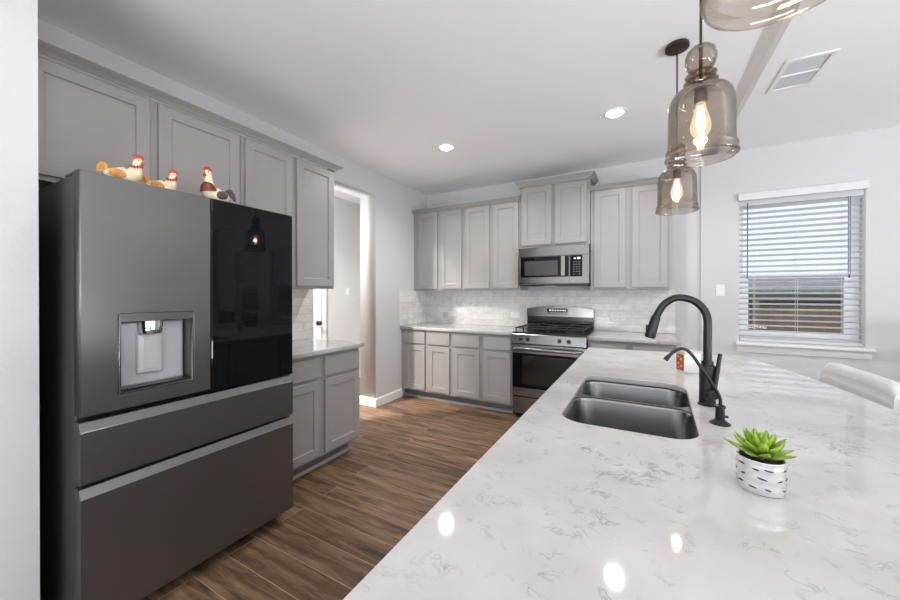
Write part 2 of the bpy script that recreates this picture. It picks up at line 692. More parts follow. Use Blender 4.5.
add_box(bm, 7.167, 7.2, -6.1, -2.7, 0.35, 0.42); add_box(bm, 7.167, 7.2, -6.1, -2.7, 2.28, 2.35)
struct('window_4', bm, M['trim'], 'white frame of the side windows', 'window')

# baseboards
bm = nbm()
bprof = [(0, 0), (0.016, 0), (0.016, 0.085), (0.010, 0.098), (0, 0.102)]
add_prism(bm, bprof, YJ1 - 0.0, -0.612, lambda u, v, a: (u, a, v))
add_prism(bm, bprof, -0.24, 0.016, lambda u, v, a: (a, YJ1 - u, v))
struct('baseboard_left', bm, M['trim'], 'white baseboard round the opening', 'baseboard')
bm = nbm(); add_prism(bm, bprof, 3.26, 7.18, lambda u, v, a: (a, -0.02 - u, v))
struct('baseboard_back', bm, M['trim'], 'white baseboard under the windows', 'baseboard')
bm = nbm()
add_prism(bm, bprof, -0.78, -0.002, lambda u, v, a: (-1.2 + u, a, v))
struct('baseboard_hall', bm, M['trim'], 'white hallway baseboard', 'baseboard')

# hallway door with casing
bm = plate([[(-1.84, 0.0), (-1.77, 0.0), (-1.77, 2.06), (-0.865, 2.06), (-0.865, 0), (-0.79, 0), (-0.79, 2.135), (-1.84, 2.135)]], 0.022, lambda x, y, z: (-1.2 + z, x, y), 0.004)
door = struct('door_1', bm, M['trim'], 'white hallway door with a black knob', 'door')
bm = nbm(); add_rloft(bm, -1.765, -0.87, 0.01, 2.055, [(0, 0.0), (0, 0.012), (0.11, 0.012), (0.125, 0.006), (0.14, 0.006)])
for v in bm.verts:
    v.co = (-1.199 + v.co.y, v.co.x, v.co.z)
obj('door_panel', bm, M['trim'], door)
bm = nbm(); add_lathe(bm, [(0.0, 0), (0.03, 0.0), (0.03, 0.008), (0.012, 0.014), (0.012, 0.03), (0.027, 0.04), (0.03, 0.052), (0.022, 0.064), (0, 0.067)], (-1.187, -0.935, 0.925), 20, 'X')
obj('knob', bm, M['matte_black'], door, True, 'black round door knob')

# backsplash tile
bm = nbm(); add_box(bm, 0.0005, 3.035, -0.009, -0.0005, 0.9145, 1.372)
struct('trim_1', bm, M['tile_back'], 'glossy pale marble subway tile behind the range', 'backsplash')
bm = nbm(); add_box(bm, 0.0005, 0.009, -0.66, -0.0095, 0.9145, 1.372)
struct('trim_2', bm, M['tile_left'], 'pale marble subway tile on the side wall by the corner', 'backsplash')
bm = nbm(); add_box(bm, 0.0005, 0.009, -2.90, YJ0 - 0.002, 0.9145, 1.372)
struct('trim_3', bm, M['tile_left'], 'pale marble subway tile above the left counter', 'backsplash')

# ------------------------------------------------------------------ windows with blinds


def make_window(idx, a, b, seen):
    w = b - a
    bm = plate([[(a, WZ0), (b, WZ0), (b, WZ1), (a, WZ1)], [(a + .05, WZ0 + .05), (b - .05, WZ0 + .05), (b - .05, WZ1 - .05), (a + .05, WZ1 - .05)]], 0.06, lambda x, y, z: (x, 0.08 + z, y))
    win = struct('window_%d' % idx, bm, M['vinyl'], 'white window', 'window')
    zm = 1.50
    bm = plate([[(a + .05, WZ0 + .05), (b - .05, WZ0 + .05), (b - .05, zm + .02), (a + .05, zm + .02)], [(a + .09, WZ0 + .10), (b - .09, WZ0 + .10), (b - .09, zm - .025), (a + .09, zm - .025)]], 0.03, lambda x, y, z: (x, 0.085 + z, y))
    obj('sash', bm, M['vinyl'], win)
    bm = nbm(); add_box(bm, a + .05, b - .05, 0.118, 0.138, zm - .02, zm + .02)
    obj('sash', bm, M['vinyl'], win)
    bm = nbm(); add_box(bm, a + .09, b - .09, 0.098, 0.102, WZ0 + .10, zm - .025)
    obj('pane', bm, M['pane'], win)
    bm = nbm(); add_box(bm, a + .05, b - .05, 0.126, 0.130, zm + .02, WZ1 - .05)
    obj('pane', bm, M['pane'], win)
    bm = nbm()
    add_box(bm, a - 0.035, b + 0.045, -0.075, -0.0205, WZ0 - 0.028, WZ0 - 0.001, 0.006)
    add_box(bm, a + 0.001, b - 0.001, -0.0205, 0.079, WZ0 - 0.0, WZ0 + 0.003)
    obj('window_sill', bm, M['trim'], win)
    bm = nbm()
    add_prism(bm, [(-0.021, WZ0 - 0.095), (-0.034, WZ0 - 0.095), (-0.040, WZ0 - 0.075), (-0.044, WZ0 - 0.045), (-0.052, WZ0 - 0.029), (-0.021, WZ0 - 0.029)], a - 0.02, b + 0.03, lambda u, v, q: (q, u, v))
    obj('apron', bm, M['trim'], win)
    labels = ['white slatted blind on the window beside the range wall', 'white slatted blind on the middle dining window', 'white slatted blind on the dining window by the room corner']
    bl = thing('window_blind', labels[idx - 1], 'blind', (a, 0.025, WZ0), 0, 'white blinds on the dining windows')
    H = WZ1 - WZ0
    bm = nbm(); add_box(bm, 0.006, w - 0.006, -0.028, 0.028, H - 0.055, H - 0.004, 0.003)
    obj('headrail', bm, M['slat'], bl)
    bm = nbm(); add_box(bm, -0.014, w + 0.008, -0.078, -0.047, H - 0.010, H + 0.058, 0.004)
    obj('valance', bm, M['valance'], bl)
    bm = nbm()
    n = 25
    z0, dz = 0.055, (H - 0.055 - 0.075) / (n - 1)
    for i in range(n):
        z = z0 + i * dz
        tl = -0.0075
        prof = [(-0.025, z - tl), (0, z + 0.0025), (0.025, z + tl), (0.025, z + tl + .0028), (0, z + .0053), (-0.025, z - tl + .0028)]
        add_prism(bm, prof, 0.010, w - 0.010, lambda u, v, q: (q, u, v))
    obj('slats', bm, M['slat'], bl)
    bm = nbm(); add_box(bm, 0.010, w - 0.010, -0.025, 0.025, 0.008, 0.034, 0.004)
    obj('bottom_rail', bm, M['slat'], bl)
    bm = nbm()
    for x in (0.12, w / 2, w - 0.12):
        for y in (-0.0275, 0.0275):
            add_box(bm, x - 0.0012, x + 0.0012, y - 0.0008, y + 0.0008, 0.03, H - 0.055)
    obj('ladder_cord', bm, M['slat'], bl)
    bm = nbm(); add_tube(bm, [(0.062, -0.040, H - 0.03), (0.062, -0.038, 0.60)], 0.0042, 10)
    obj('tilt_wand', bm, M['cord_gray'], bl, True, 'gray tilt wand')
    bm = nbm()
    for x in (w - 0.10, w - 0.088):
        add_tube(bm, [(x, -0.034, H - 0.05), (x, -0.034, 0.62)], 0.0016, 6)
    add_lathe(bm, [(0.004, 0), (0.007, 0.01), (0.003, 0.03)], (w - 0.094, -0.034, 0.595), 10)
    obj('lift_cord', bm, M['cord_gray'], bl, True)


for i, (a, b) in enumerate(WINS):
    make_window(i + 1, a, b, i == 0)

# ------------------------------------------------------------------ outside the windows
M['grass'] = pmat('lawn_green', lin(120, 128, 92), 0.9, var=0.2, vscale=10)
M['fence'] = pmat('weathered_fence_wood', lin(156, 128, 104), 0.8, var=0.2, vscale=5)
M['fence_dark'] = pmat('dark_fence_rail', lin(70, 60, 54), 0.8, var=0.15)
M['siding'] = pmat('pale_gray_siding', lin(176, 172, 165), 0.8, var=0.08, vscale=2)
M['shingle'] = pmat('gray_shingle', lin(150, 148, 146), 0.9, var=0.2, vscale=25)
bm = nbm(); add_box(bm, -6, 22, 0.65, 24, -0.5, -0.35)
struct('ground', bm, M['grass'], 'lawn outside', 'ground')
f = thing('garden_fence', 'brown wooden board fence seen through the blind', 'fence', (0, 4.0, -0.35))
bm = nbm()
x = 2.0
while x < 16:
    h = 1.56 + random.uniform(-.006, .006)
    add_box(bm, x, x + 0.138, 0, 0.02, 0.03, h)
    x += 0.146
obj('boards', bm, M['fence'], f)
bm = nbm()
add_box(bm, 2.0, 16, -0.04, 0.0, 1.47, 1.56); add_box(bm, 2.0, 16, -0.04, 0.0, 0.25, 0.34)
obj('rail', bm, M['fence_dark'], f)
for i in range(7):
    bm = nbm(); add_box(bm, 2.2 + 2.3 * i, 2.29 + 2.3 * i, -0.13, -0.04, 0, 1.60, 0.005)
    obj('post', bm, M['fence'], f)
hs = thing('house', 'pale neighbouring house beyond the garden fence', 'house', (0, 9.0, -0.35))
bm = nbm()
for i in range(9):
    z = 0.2 * i
    add_prism(bm, [(0.012, z), (0, z + .01), (0.012, z + .199), (0.2, z + .199), (0.2, z)], 3.0, 22, lambda u, v, q: (q, u, v))
obj('wall', bm, M['siding'], hs)
bm = nbm(); add_prism(bm, [(-0.35, 1.78), (2.5, 2.36), (5.4, 1.78), (5.4, 1.72), (2.5, 2.28), (-0.35, 1.70)], 2.6, 22.4, lambda u, v, q: (q, u, v))
obj('roof', bm, M['shingle'], hs)

# ------------------------------------------------------------------ cabinets


def shaker(x0, x1, z0, z1, yf, stile=0.06, th=0.02):
    bm = nbm()
    add_rloft(bm, x0, x1, z0, z1, [(0, yf + th), (0, yf + 0.002), (0.002, yf), (stile, yf), (stile + 0.003, yf + 0.008), (stile + 0.010, yf + 0.010)])
    return bm


def slab(x0, x1, z0, z1, yf, th=0.02):
    bm = nbm()
    add_rloft(bm, x0, x1, z0, z1, [(0, yf + th), (0, yf + 0.004), (0.004, yf), (0.012, yf)])
    return bm


def crown_profile(z0, h, out):
    """(outward, z) profile, back at 0"""
    return [(0, z0), (0.006, z0), (0.006, z0 + h * .14), (0.012, z0 + h * .18), (0.012, z0 + h * .28), (out * .45, z0 + h * .50), (out * .75, z0 + h * .72),
            (out * .86, z0 + h * .80), (out * .86, z0 + h * .86), (out, z0 + h * .90), (out, z0 + h), (0, z0 + h)]


def crown_mesh(x0, x1, yf, yb, z0, h, out, left=True, right=True):
    """moulding running along the front and returning down the open ends (mitred)"""
    bm = nbm()
    prof = crown_profile(z0, h, out)
    path = []
    if left:
        path.append(lambda u, v: (x0 - u, yb, v))
    path.append(lambda u, v: (x0 - (u if left else 0), yf - u, v))
    path.append(lambda u, v: (x1 + (u if right else 0), yf - u, v))
    if right:
        path.append(lambda u, v: (x1 + u, yb, v))
    rings = [[bm.verts.new(fn(u, v)) for u, v in prof] for fn in path]
    for A, B in zip(rings[:-1], rings[1:]):
        for i in range(len(prof)):
            j = (i + 1) % len(prof)
            bm.faces.new((A[i], A[j], B[j], B[i]))
    bm.faces.new(rings[0][::-1]); bm.faces.new(rings[-1])
    # lid over the top between the returns
    return bm


def wall_cabinet(label, loc, rz, w, depth, z0, z1, doors, group=None):
    t = thing('wall_cabinet', label, 'cabinet', loc, rz, group)
    yf = -(depth - 0.02)
    bm = nbm()
    add_box(bm, 0.0008, w - 0.0008, yf, -0.001, z0, z1)
    obj('carcass', bm, M['cabinet'], t)
    for x0, x1 in doors:
        obj('door', shaker(x0, x1, z0 + 0.022, z1 - 0.012, yf - 0.021), M['cabinet'], t)
    return t


def base_cabinet(label, loc, rz, w, doors, depth=0.61, group=None, kick_l=0.0, kick_r=0.0):
    t = thing('base_cabinet', label, 'cabinet', loc, rz, group)
    yf = -depth
    bm = nbm()
    add_box(bm, 0.0008, w - 0.0008, yf, -0.001, 0.102, 0.876)
    obj('carcass', bm, M['cabinet'], t)
    bm = nbm()
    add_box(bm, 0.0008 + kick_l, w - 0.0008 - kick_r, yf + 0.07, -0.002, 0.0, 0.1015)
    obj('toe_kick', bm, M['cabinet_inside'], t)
    bm = nbm()
    add_prism(bm, [(0, 0), (-0.014, 0), (-0.014, 0.01), (-0.006, 0.022), (0, 0.022)], 0.0008 + kick_l, w - 0.0008 - kick_r + (0.014 if kick_r else 0), lambda u, v, q: (q, yf + 0.0695 + u, v))
    obj('shoe_molding', bm, M['cabinet'], t)
    for x0, x1 in doors:
        obj('door', shaker(x0, x1, 0.125, 0.680, yf - 0.021, 0.058), M['cabinet'], t)
        obj('drawer', slab(x0, x1, 0.704, 0.850, yf - 0.021), M['cabinet'], t)
    return t


GB = 'gray base cabinets left of the range'
XR = 1.494
XL = 1.504
base_cabinet('gray base cabinet in the corner, two doors under two drawers', (0, 0, 0), 0, 0.745, [(0.065, 0.365), (0.416, 0.716)], group=GB)
base_cabinet('gray base cabinet touching the left side of the range', (0.745, 0, 0), 0, XL - 0.745, [(0.025, 0.361), (0.411, 0.735)], group=GB)
base_cabinet('gray base cabinet to the right of the range, mostly behind the island', (2.268, 0, 0), 0, 0.735, [(0.02, 0.335), (0.390, 0.712)])
base_cabinet('gray base cabinet between the refrigerator and the hallway opening', (0, -2.870, 0), R(90), 0.826, [(0.04, 0.404), (0.451, 0.815)], kick_r=0.05)

GU = 'tall gray wall cabinets left of the microwave'
wall_cabinet('gray wall cabinet in the corner over the counter end', (0, 0, 0), 0, 0.75, 0.35, 1.372, 2.412, [(0.081, 0.379), (0.435, 0.732)], GU)
wall_cabinet('gray wall cabinet touching the left side of the microwave', (0.75, 0, 0), 0, XR - 0.75, 0.35, 1.372, 2.412, [(0.038, 0.361), (0.413, 0.726)], GU)
wc = wall_cabinet('gray wall cabinet right of the microwave, tiles below', (2.258, 0, 0), 0, 0.730, 0.35, 1.372, 2.412, [(0.035, 0.335), (0.389, 0.695)])
mc = wall_cabinet('short raised gray cabinet above the microwave', (XR + 0.002, 0, 0), 0, 0.758, 0.355, 1.858, 2.548, [(0.025, 0.359), (0.394, 0.729)])
obj('crown_molding', crown_mesh(0.0, 0.758, -0.356, -0.002, 2.5485, 0.058, 0.05), M['cabinet'], mc)
wall_cabinet('wide gray cabinet above the refrigerator with two doors', (0, -3.872, 0), R(90), 0.989, 0.35, 1.85, 2.412, [(0.030, 0.483), (0.522, 0.970)])
wall_cabinet('gray wall cabinet over the left counter beside the hallway opening', (0, -2.882, 0), R(90), 0.826, 0.35, 1.372, 2.412, [(0.025, 0.395), (0.433, 0.810)])
o = obj('crown_molding', crown_mesh(0.001, XR - 0.002, -0.351, -0.002, 2.4125, 0.038, 0.045, left=False, right=False), M['cabinet'])
tag(o, 'gray crown molding over the cabinets left of the microwave', 'molding')
obj('crown_molding', crown_mesh(0.0, 0.730, -0.351, -0.002, 2.4125, 0.038, 0.045, left=False, right=True), M['cabinet'], wc)
o = obj('crown_molding', crown_mesh(0.001, 1.815, -0.351, -0.002, 2.4125, 0.040, 0.05, left=False, right=True), M['cabinet'])
tag(o, 'long gray crown molding above the refrigerator side cabinets', 'molding')
o.location = (0, -3.872, 0); o.rotation_euler = (0, 0, R(90))

# countertops
bm = plate([[(0.0102, -0.645), (XL - 0.001, -0.645), (XL - 0.001, -0.0102), (0.0102, -0.0102)]], 0.036, lambda x, y, z: (x, y, 0.877 + z), 0.003)
tag(obj('countertop', bm, M['quartz']), 'white quartz countertop left of the range', 'countertop')
bm = plate([[(2.268, -0.645), (3.032, -0.645), (3.032, -0.0102), (2.268, -0.0102)]], 0.036, lambda x, y, z: (x, y, 0.877 + z), 0.003)
tag(obj('countertop', bm, M['quartz']), 'short white quartz countertop right of the range', 'countertop')
bm = plate([[(0.0102, -2.87), (0.645, -2.87), (0.645, YJ0 - 0.005), (0.0102, YJ0 - 0.005)]], 0.036, lambda x, y, z: (x, y, 0.877 + z), 0.003)
tag(obj('countertop', bm, M['quartz']), 'white quartz countertop next to the refrigerator', 'countertop')

# ------------------------------------------------------------------ refrigerator (front faces +x)
FX, FY, FW = 0.93, -3.819, 0.89
fr = thing('refrigerator', 'dark stainless french-door refrigerator with a black glass right door', 'refrigerator', (FX, FY, 0), R(90))
bm = nbm(); add_box(bm, 0.006, FW - 0.006, 0.078, 0.80, 0.03, 1.784, 0.004)
obj('case', bm, M['fridge_case'], fr, None, 'gray side case')
bm = nbm(); add_box(bm, 0.012, FW - 0.012, 0.068, 0.0775, 0.05, 1.76)
obj('gasket', bm, M['gap'], fr)
for x0, x1 in ((0.008, 0.09), (FW - 0.09, FW - 0.008)):
    bm = nbm(); add_box(bm, x0, x1, 0.045, 0.19, 1.7875, 1.798, 0.003)
    obj('hinge_cover', bm, M['fridge_case'], fr)
# door with dispenser
DX0, DX1, DZ0, DZ1 = 0.108, 0.370, 0.932, 1.250
bm = plate([[(0, 0.874), (0.443, 0.874), (0.443, 1.787), (0, 1.787)], rrect(DX0, DX1, DZ0, DZ1, 0.006, 3)], 0.066, lambda x, y, z: (x, z, y), 0.004)
fd = obj('door', bm, M['dark_steel'], fr, None, 'dark stainless door with a water dispenser')
bm = plate([rrect(DX0, DX1, DZ0, DZ1, 0.006, 3), [(DX0 + .007, DZ0 + .009), (DX1 - .007, DZ0 + .009), (DX1 - .007, DZ1 - .032), (DX0 + .007, DZ1 - .032)]], 0.014, lambda x, y, z: (x, z - 0.003, y), 0.001)
obj('dispenser_frame', bm, M['steel'], fd)
bm = nbm()
a0, a1, c0, c1 = DX0 + .007, DX1 - .007, DZ0 + .009, DZ1 - .032
add_box(bm, a0 - .004, a0, 0.011, 0.075, c0, c1); add_box(bm, a1, a1 + .004, 0.011, 0.075, c0, c1)
add_box(bm, a0, a1, 0.011, 0.075, c0 - .004, c0); add_box(bm, a0, a1, 0.011, 0.075, c1, c1 + .004)
obj('dispenser_cavity', bm, M['fridge_case'], fd)
bm = nbm(); add_rloft(bm, a0 + 0.001, a1 - 0.001, c0 + 0.001, c1 - 0.001, [(0, 0.075), (0, 0.070), (0.012, 0.066)])
obj('dispenser_back', bm, M['silver_plastic'], fd)
bm = nbm(); add_box(bm, a0 + .002, a1 - .002, 0.013, 0.065, c0 + .001, c0 + .008, 0.002)
obj('drip_tray', bm, M['black_plastic'], fd)
xm = (a0 + a1) / 2 - 0.012
bm = nbm()
add_lathe(bm, [(0.0, -0.055), (0.034, -0.055), (0.038, -0.048), (0.038, -0.034), (0.036, -0.033), (0.036, -0.030), (0.040, -0.028), (0.040, 0.0), (0, 0.0)], (xm, 0.036, c1 - 0.001), 28)
obj('nozzle', bm, M['chrome'], fd, True)
bm = nbm(); add_rloft(bm, xm - 0.043, xm + 0.043, c0 + 0.052, c1 - 0.056, [(0, 0.064), (0, 0.052), (0.004, 0.048), (0.02, 0.046)])
obj('paddle', bm, M['silver_plastic'], fd)
# black glass door
bm = nbm(); add_rloft(bm, 0.448, FW, 0.860, 1.787, [(0, 0.066), (0, 0.004), (0.004, 0.0), (0.01, 0.0)])
obj('door', bm, M['black_glass'], fr, None, 'black glass door')
bm = nbm(); add_box(bm, 0.4435, 0.4475, 0.012, 0.066, 0.875, 1.78)
obj('door_gap', bm, M['gap'], fr)
# two drawers with scooped grip along the top
for z0, z1, nm in ((0.622, 0.852, 'upper'), (0.072, 0.606, 'lower')):
    bm = nbm()
    add_prism(bm, [(0.066, z0), (0.004, z0), (0.0, z0 + .006), (0.0, z1 - .036), (0.002, z1 - .034), (0.016, z1 - .002), (0.020, z1), (0.066, z1)], 0.0, FW, lambda u, v, q: (q, u, v))
    obj('drawer', bm, M['dark_steel'], fr)
bm = nbm(); add_box(bm, 0.03, FW - 0.03, 0.09, 0.11, 0.012, 0.066)
obj('grille', bm, M['black_plastic'], fr)
for x in (0.08, FW - 0.08):
    for y in (0.13, 0.72):
        bm = nbm(); add_lathe(bm, [(0.022, 0), (0.022, 0.012), (0.012, 0.014), (0.012, 0.031)], (x, y, 0), 14)
        obj('foot', bm, M['black_plastic'], fr)

# ------------------------------------------------------------------ gas range (front faces -y)
rg = thing('gas_range', 'stainless gas range with black cooktop between the counters', 'range', (XL + 0.003, 0, 0))
RW = 0.754
bm = nbm(); add_box(bm, 0.002, RW - 0.002, -0.640, -0.012, 0.03, 0.905)
obj('body', bm, M['black_enamel'], rg)
bm = nbm()
add_box(bm, 0, RW, -0.662, -0.08, 0.9055, 0.922, 0.005)
obj('cooktop', bm, M['black_enamel'], rg)
bm = nbm()
add_prism(bm, [(-0.641, 0.80), (-0.672, 0.80), (-0.676, 0.806), (-0.668, 0.896), (-0.662, 0.903), (-0.641, 0.903)], 0.0, RW, lambda u, v, q: (q, u, v))
cp = obj('control_panel', bm, M['steel'], rg)
for x in (0.10, 0.175, 0.50, 0.59):
    bm = nbm(); add_lathe(bm, [(0.0, -0.032), (0.013, -0.032), (0.015, -0.028), (0.017, -0.006), (0.021, -0.004), (0.021, 0.0), (0, 0)], (x, -0.6735, 0.850), 22, 'Y')
    add_box(bm, x - 0.0035, x + 0.0035, -0.709, -0.704, 0.836, 0.864)
    obj('knob', bm, M['black_plastic'], rg, True, 'black burner knob')
bm = nbm(); add_box(bm, 0.004, RW - 0.004, -0.664, -0.641, 0.332, 0.792, 0.003)
od = obj('oven_door', bm, M['black_glass'], rg, None, 'black glass oven door')
bm = nbm(); add_rloft(bm, 0.115, RW - 0.115, 0.372, 0.672, [(0, -0.6635), (0, -0.6655), (0.004, -0.6658)])
obj('oven_window', bm, M['oven_glass'], od)
bm = nbm(); add_box(bm, 0.004, RW - 0.004, -0.668, -0.641, 0.242, 0.331, 0.003)
obj('door_base', bm, M['steel'], od)
bm = nbm(); add_box(bm, 0.004, RW - 0.004, -0.667, -0.6645, 0.700, 0.792, 0.001)
obj('door_top', bm, M['steel'], od)
bm = nbm()
add_tube(bm, smooth_path([(0.03, -0.664, 0.752), (0.045, -0.698, 0.752), (0.10, -0.714, 0.752), (RW / 2, -0.722, 0.752), (RW - 0.10, -0.714, 0.752), (RW - 0.045, -0.698, 0.752), (RW - 0.03, -0.664, 0.752)], 6), 0.017, 12)
obj('handle', bm, M['steel'], od, True, 'stainless oven handle')
bm = nbm(); add_box(bm, 0.004, RW - 0.004, -0.666, -0.641, 0.055, 0.232, 0.004)
obj('drawer', bm, M['steel'], rg, None, 'stainless warming drawer')
bm = nbm(); add_box(bm, 0.02, RW - 0.02, -0.60, -0.02, 0.0, 0.03)
obj('plinth', bm, M['black_plastic'], rg)
# backguard: black riser with an arched stainless panel
bm = nbm(); add_box(bm, 0.0, RW, -0.085, -0.012, 0.9225, 1.062)
bg = obj('backguard', bm, M['black_enamel'], rg)
arc = [(0.0, 1.062)] + [(RW, 1.062)] + [(RW - RW * k / 24, 1.150 + 0.036 * math.sin(PI * (k / 24)) ** 0.8) for k in range(25)]
bm = nbm(); add_prism(bm, arc, -0.095, -0.012, lambda u, v, q: (u, q, v))
obj('backguard_panel', bm, M['steel'], bg, None, 'arched stainless panel')
bm = nbm(); add_rloft(bm, 0.235, 0.485, 1.090, 1.165, [(0, -0.0955), (0, -0.100), (0.006, -0.101), (0.008, -0.099), (0.02, -0.099)])
obj('display_frame', bm, M['steel'], bg)
bm = nbm(); add_box(bm, 0.246, 0.474, -0.1015, -0.0995, 1.112, 1.155)
obj('clock_display', bm, M['black_glass'], bg)
bm = nbm()
for x in (0.27, 0.30, 0.33, 0.36, 0.39, 0.42, 0.445):
    add_box(bm, x, x + 0.014, -0.1025, -0.1012, 1.128, 1.142)
obj('display_marks', bm, M['display'], bg)
# burners and grates
for (bx, by, br_) in ((0.17, -0.50, 0.045), (0.17, -0.22, 0.036), (0.584, -0.50, 0.04), (0.584, -0.22, 0.045)):
    bm = nbm(); add_lathe(bm, [(0, 0), (br_ + .012, 0), (br_ + .01, .008), (br_ - .008, .012), (br_ - .006, .016), (br_, .018), (br_, .024), (br_ - .006, .028), (0, .028)], (bx, by, 0.9225), 24)
    obj('burner', bm, M['cast_iron'], rg, True)
for gx0, gx1 in ((0.03, 0.372), (0.382, 0.724)):
    bm = nbm()
    zt = 0.958
    for x in (gx0, gx1 - 0.012):
        add_box(bm, x, x + 0.012, -0.64, -0.10, zt, zt + 0.012, 0.003)
    for y in (-0.64, -0.376, -0.112):
        add_box(bm, gx0, gx1, y, y + 0.012, zt, zt + 0.012, 0.003)
    gm = (gx0 + gx1) / 2
    for y in (-0.50, -0.22):
        for a in range(4):
            ca, sa = math.cos(a * PI / 2), math.sin(a * PI / 2)
            L = (gx1 - gx0) / 2 if a % 2 == 0 else 0.13
            add_tube(bm, smooth_path([(gm + ca * 0.03, y + sa * 0.03, zt + 0.016), (gm + ca * 0.07, y + sa * 0.07, zt + 0.016), (gm + ca * (L - 0.006), y + sa * (L - 0.006), zt + 0.007)], 4), 0.006, 8)
    for x in (gx0 + 0.006, gx1 - 0.006):
        for y in (-0.634, -0.37, -0.106):
            add_lathe(bm, [(0.007, 0), (0.006, zt - 0.9222)], (x, y, 0.9225), 8)
    obj('grate', bm, M['cast_iron'], rg, True)

# ------------------------------------------------------------------ microwave
mw = thing('microwave', 'stainless over-the-range microwave under the raised cabinet', 'microwave', (XR + 0.005, 0, 1.437))
MWH = 0.408
bm = nbm(); add_box(bm, 0.0, RW, -0.40, -0.012, 0.0, MWH, 0.003)
obj('case', bm, M['steel'], mw)
bm = nbm(); add_box(bm, 0.0, RW, -0.424, -0.4005, 0.305, MWH, 0.003)
tp = obj('vent_panel', bm, M['steel'], mw)
bm = nbm()
for k in range(12):
    add_box(bm, 0.06 + k * 0.054, 0.10 + k * 0.054, -0.40, -0.30, MWH + 0.0005, MWH + 0.003)
obj('vent_slots', bm, M['black_plastic'], tp)
bm = plate([[(0.0, 0.012), (0.560, 0.012), (0.560, 0.303), (0.0, 0.303)], [(0.028, 0.075), (0.555, 0.075), (0.555, 0.300), (0.028, 0.300)]], 0.024, lambda x, y, z: (x, z - 0.424, y))
md = obj('door', bm, M['steel'], mw)
bm = nbm(); add_box(bm, 0.0285, 0.5545, -0.4225, -0.402, 0.0755, 0.2995)
obj('door_glass', bm, M['black_glass'], md)
bm = nbm(); add_rloft(bm, 0.075, 0.44, 0.095, 0.255, [(0, -0.4222), (0, -0.4235), (0.004, -0.4238)])
obj('door_window', bm, M['mw_glass'], md)
bm = nbm()
add_box(bm, 0.478, 0.520, -0.452, -0.437, 0.082, 0.296, 0.005)
add_box(bm, 0.486, 0.512, -0.438, -0.4228, 0.095, 0.115); add_box(bm, 0.486, 0.512, -0.438, -0.4228, 0.265, 0.285)
obj('handle', bm, M['steel'], md, None, 'vertical stainless handle')
bm = plate([[(0.5635, 0.012), (RW, 0.012), (RW, 0.303), (0.5635, 0.303)], [(0.5665, 0.075), (0.690, 0.075), (0.690, 0.300), (0.5665, 0.300)]], 0.024, lambda x, y, z: (x, z - 0.424, y))
ck = obj('control_panel', bm, M['steel'], mw)
bm = nbm(); add_box(bm, 0.567, 0.6895, -0.4225, -0.402, 0.0755, 0.2995)
obj('keypad', bm, M['black_glass'], ck)
bm = nbm()
add_box(bm, 0.605, 0.625, -0.4233, -0.4222, 0.262, 0.272)
add_box(bm, 0.640, 0.668, -0.4233, -0.4222, 0.258, 0.278)
obj('clock_digits', bm, M['display'], ck)
bm = nbm()
for r_ in range(6):
    for c_ in range(3):
        if r_ == 0 and c_ == 1:
            continue
        add_box(bm, 0.598 + c_ * 0.027, 0.614 + c_ * 0.027, -0.4230, -0.4222, 0.098 + r_ * 0.025, 0.106 + r_ * 0.025)
M['key_gray'] = pmat('gray_key_print', lin(118, 118, 118), 0.5)
obj('keys', bm, M['key_gray'], ck)
bm = nbm(); add_box(bm, 0.01, RW - 0.01, -0.415, -0.05, -0.022, -0.0005, 0.004)
obj('vent_base', bm, M['black_plastic'], mw)
bm = nbm(); add_box(bm, 0.30, 0.42, -0.4165, -0.36, -0.026, -0.0225)
obj('cooktop_lamp', bm, M['silver_plastic'], mw)

# ------------------------------------------------------------------ island
def arc_pts(P0, P1, P2, n):
    out = []
    for k in range(n + 1):
        t = k / n
        out.append(tuple((1 - t) ** 2 * a + 2 * t * (1 - t) * b + t * t * c for a, b, c in zip(P0, P1, P2)))
    return out


outline = [(2.372, -4.04), (2.371, -1.406)]
outline += arc_pts((2.375, -1.396), (2.88, -1.372), (3.300, -1.285), 8)
outline += [(3.322, -1.288)]
outline += arc_pts((3.330, -1.31), (3.73, -2.73), (3.36, -4.04), 16)
SX0, SX1, SY0, SY1 = 2.486, 2.902, -3.098, -2.374
def taper(x, y):
    return (x - 0.024 * min(1.0, max(0.0, (-2.62 - y) / 0.45)) if x > 2.7 else x, y)


hole = rrect(SX0, SX1, SY0, SY1, 0.07, 8, rs=(0.10, 0.055, 0.085, 0.075))
hole = [taper(*q) for q in hole]
bm = plate([outline, hole], 0.024, lambda x, y, z: (x, y, 0.890 + z), 0.003)
tag(obj('island_countertop', bm, M['quartz']), 'large white quartz island top with gray veins', 'countertop')
isl = thing('island_cabinet', 'gray island base under the big quartz top', 'cabinet', (0, 0, 0))
bm = nbm()
add_box(bm, 2.42, 3.04, -4.02, -3.16, 0.102, 0.889)
add_box(bm, 2.42, 3.04, -2.34, -1.46, 0.102, 0.889)
add_box(bm, 2.42, 2.45, -3.16, -2.34, 0.102, 0.889); add_box(bm, 3.00, 3.04, -3.16, -2.34, 0.102, 0.889)
add_box(bm, 2.46, 3.00, -3.16, -2.34, 0.102, 0.13)
obj('carcass', bm, M['cabinet'], isl)
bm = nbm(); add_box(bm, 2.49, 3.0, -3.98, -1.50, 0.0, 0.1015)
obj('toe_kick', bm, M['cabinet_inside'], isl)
for k in range(5):
    y0 = -3.98 + k * 0.505
    bm = shaker(y0, y0 + 0.46, 0.125, 0.85, 0.0)
    for v in bm.verts:
        v.co = (2.4 + v.co.y - 0.0005, v.co.x, v.co.z)
    obj('door', bm, M['cabinet'], isl)

# sink: one steel shell with two bowls, lip under the counter
sk = thing('sink', 'double-bowl stainless undermount sink in the island', 'sink', (0, 0, 0))


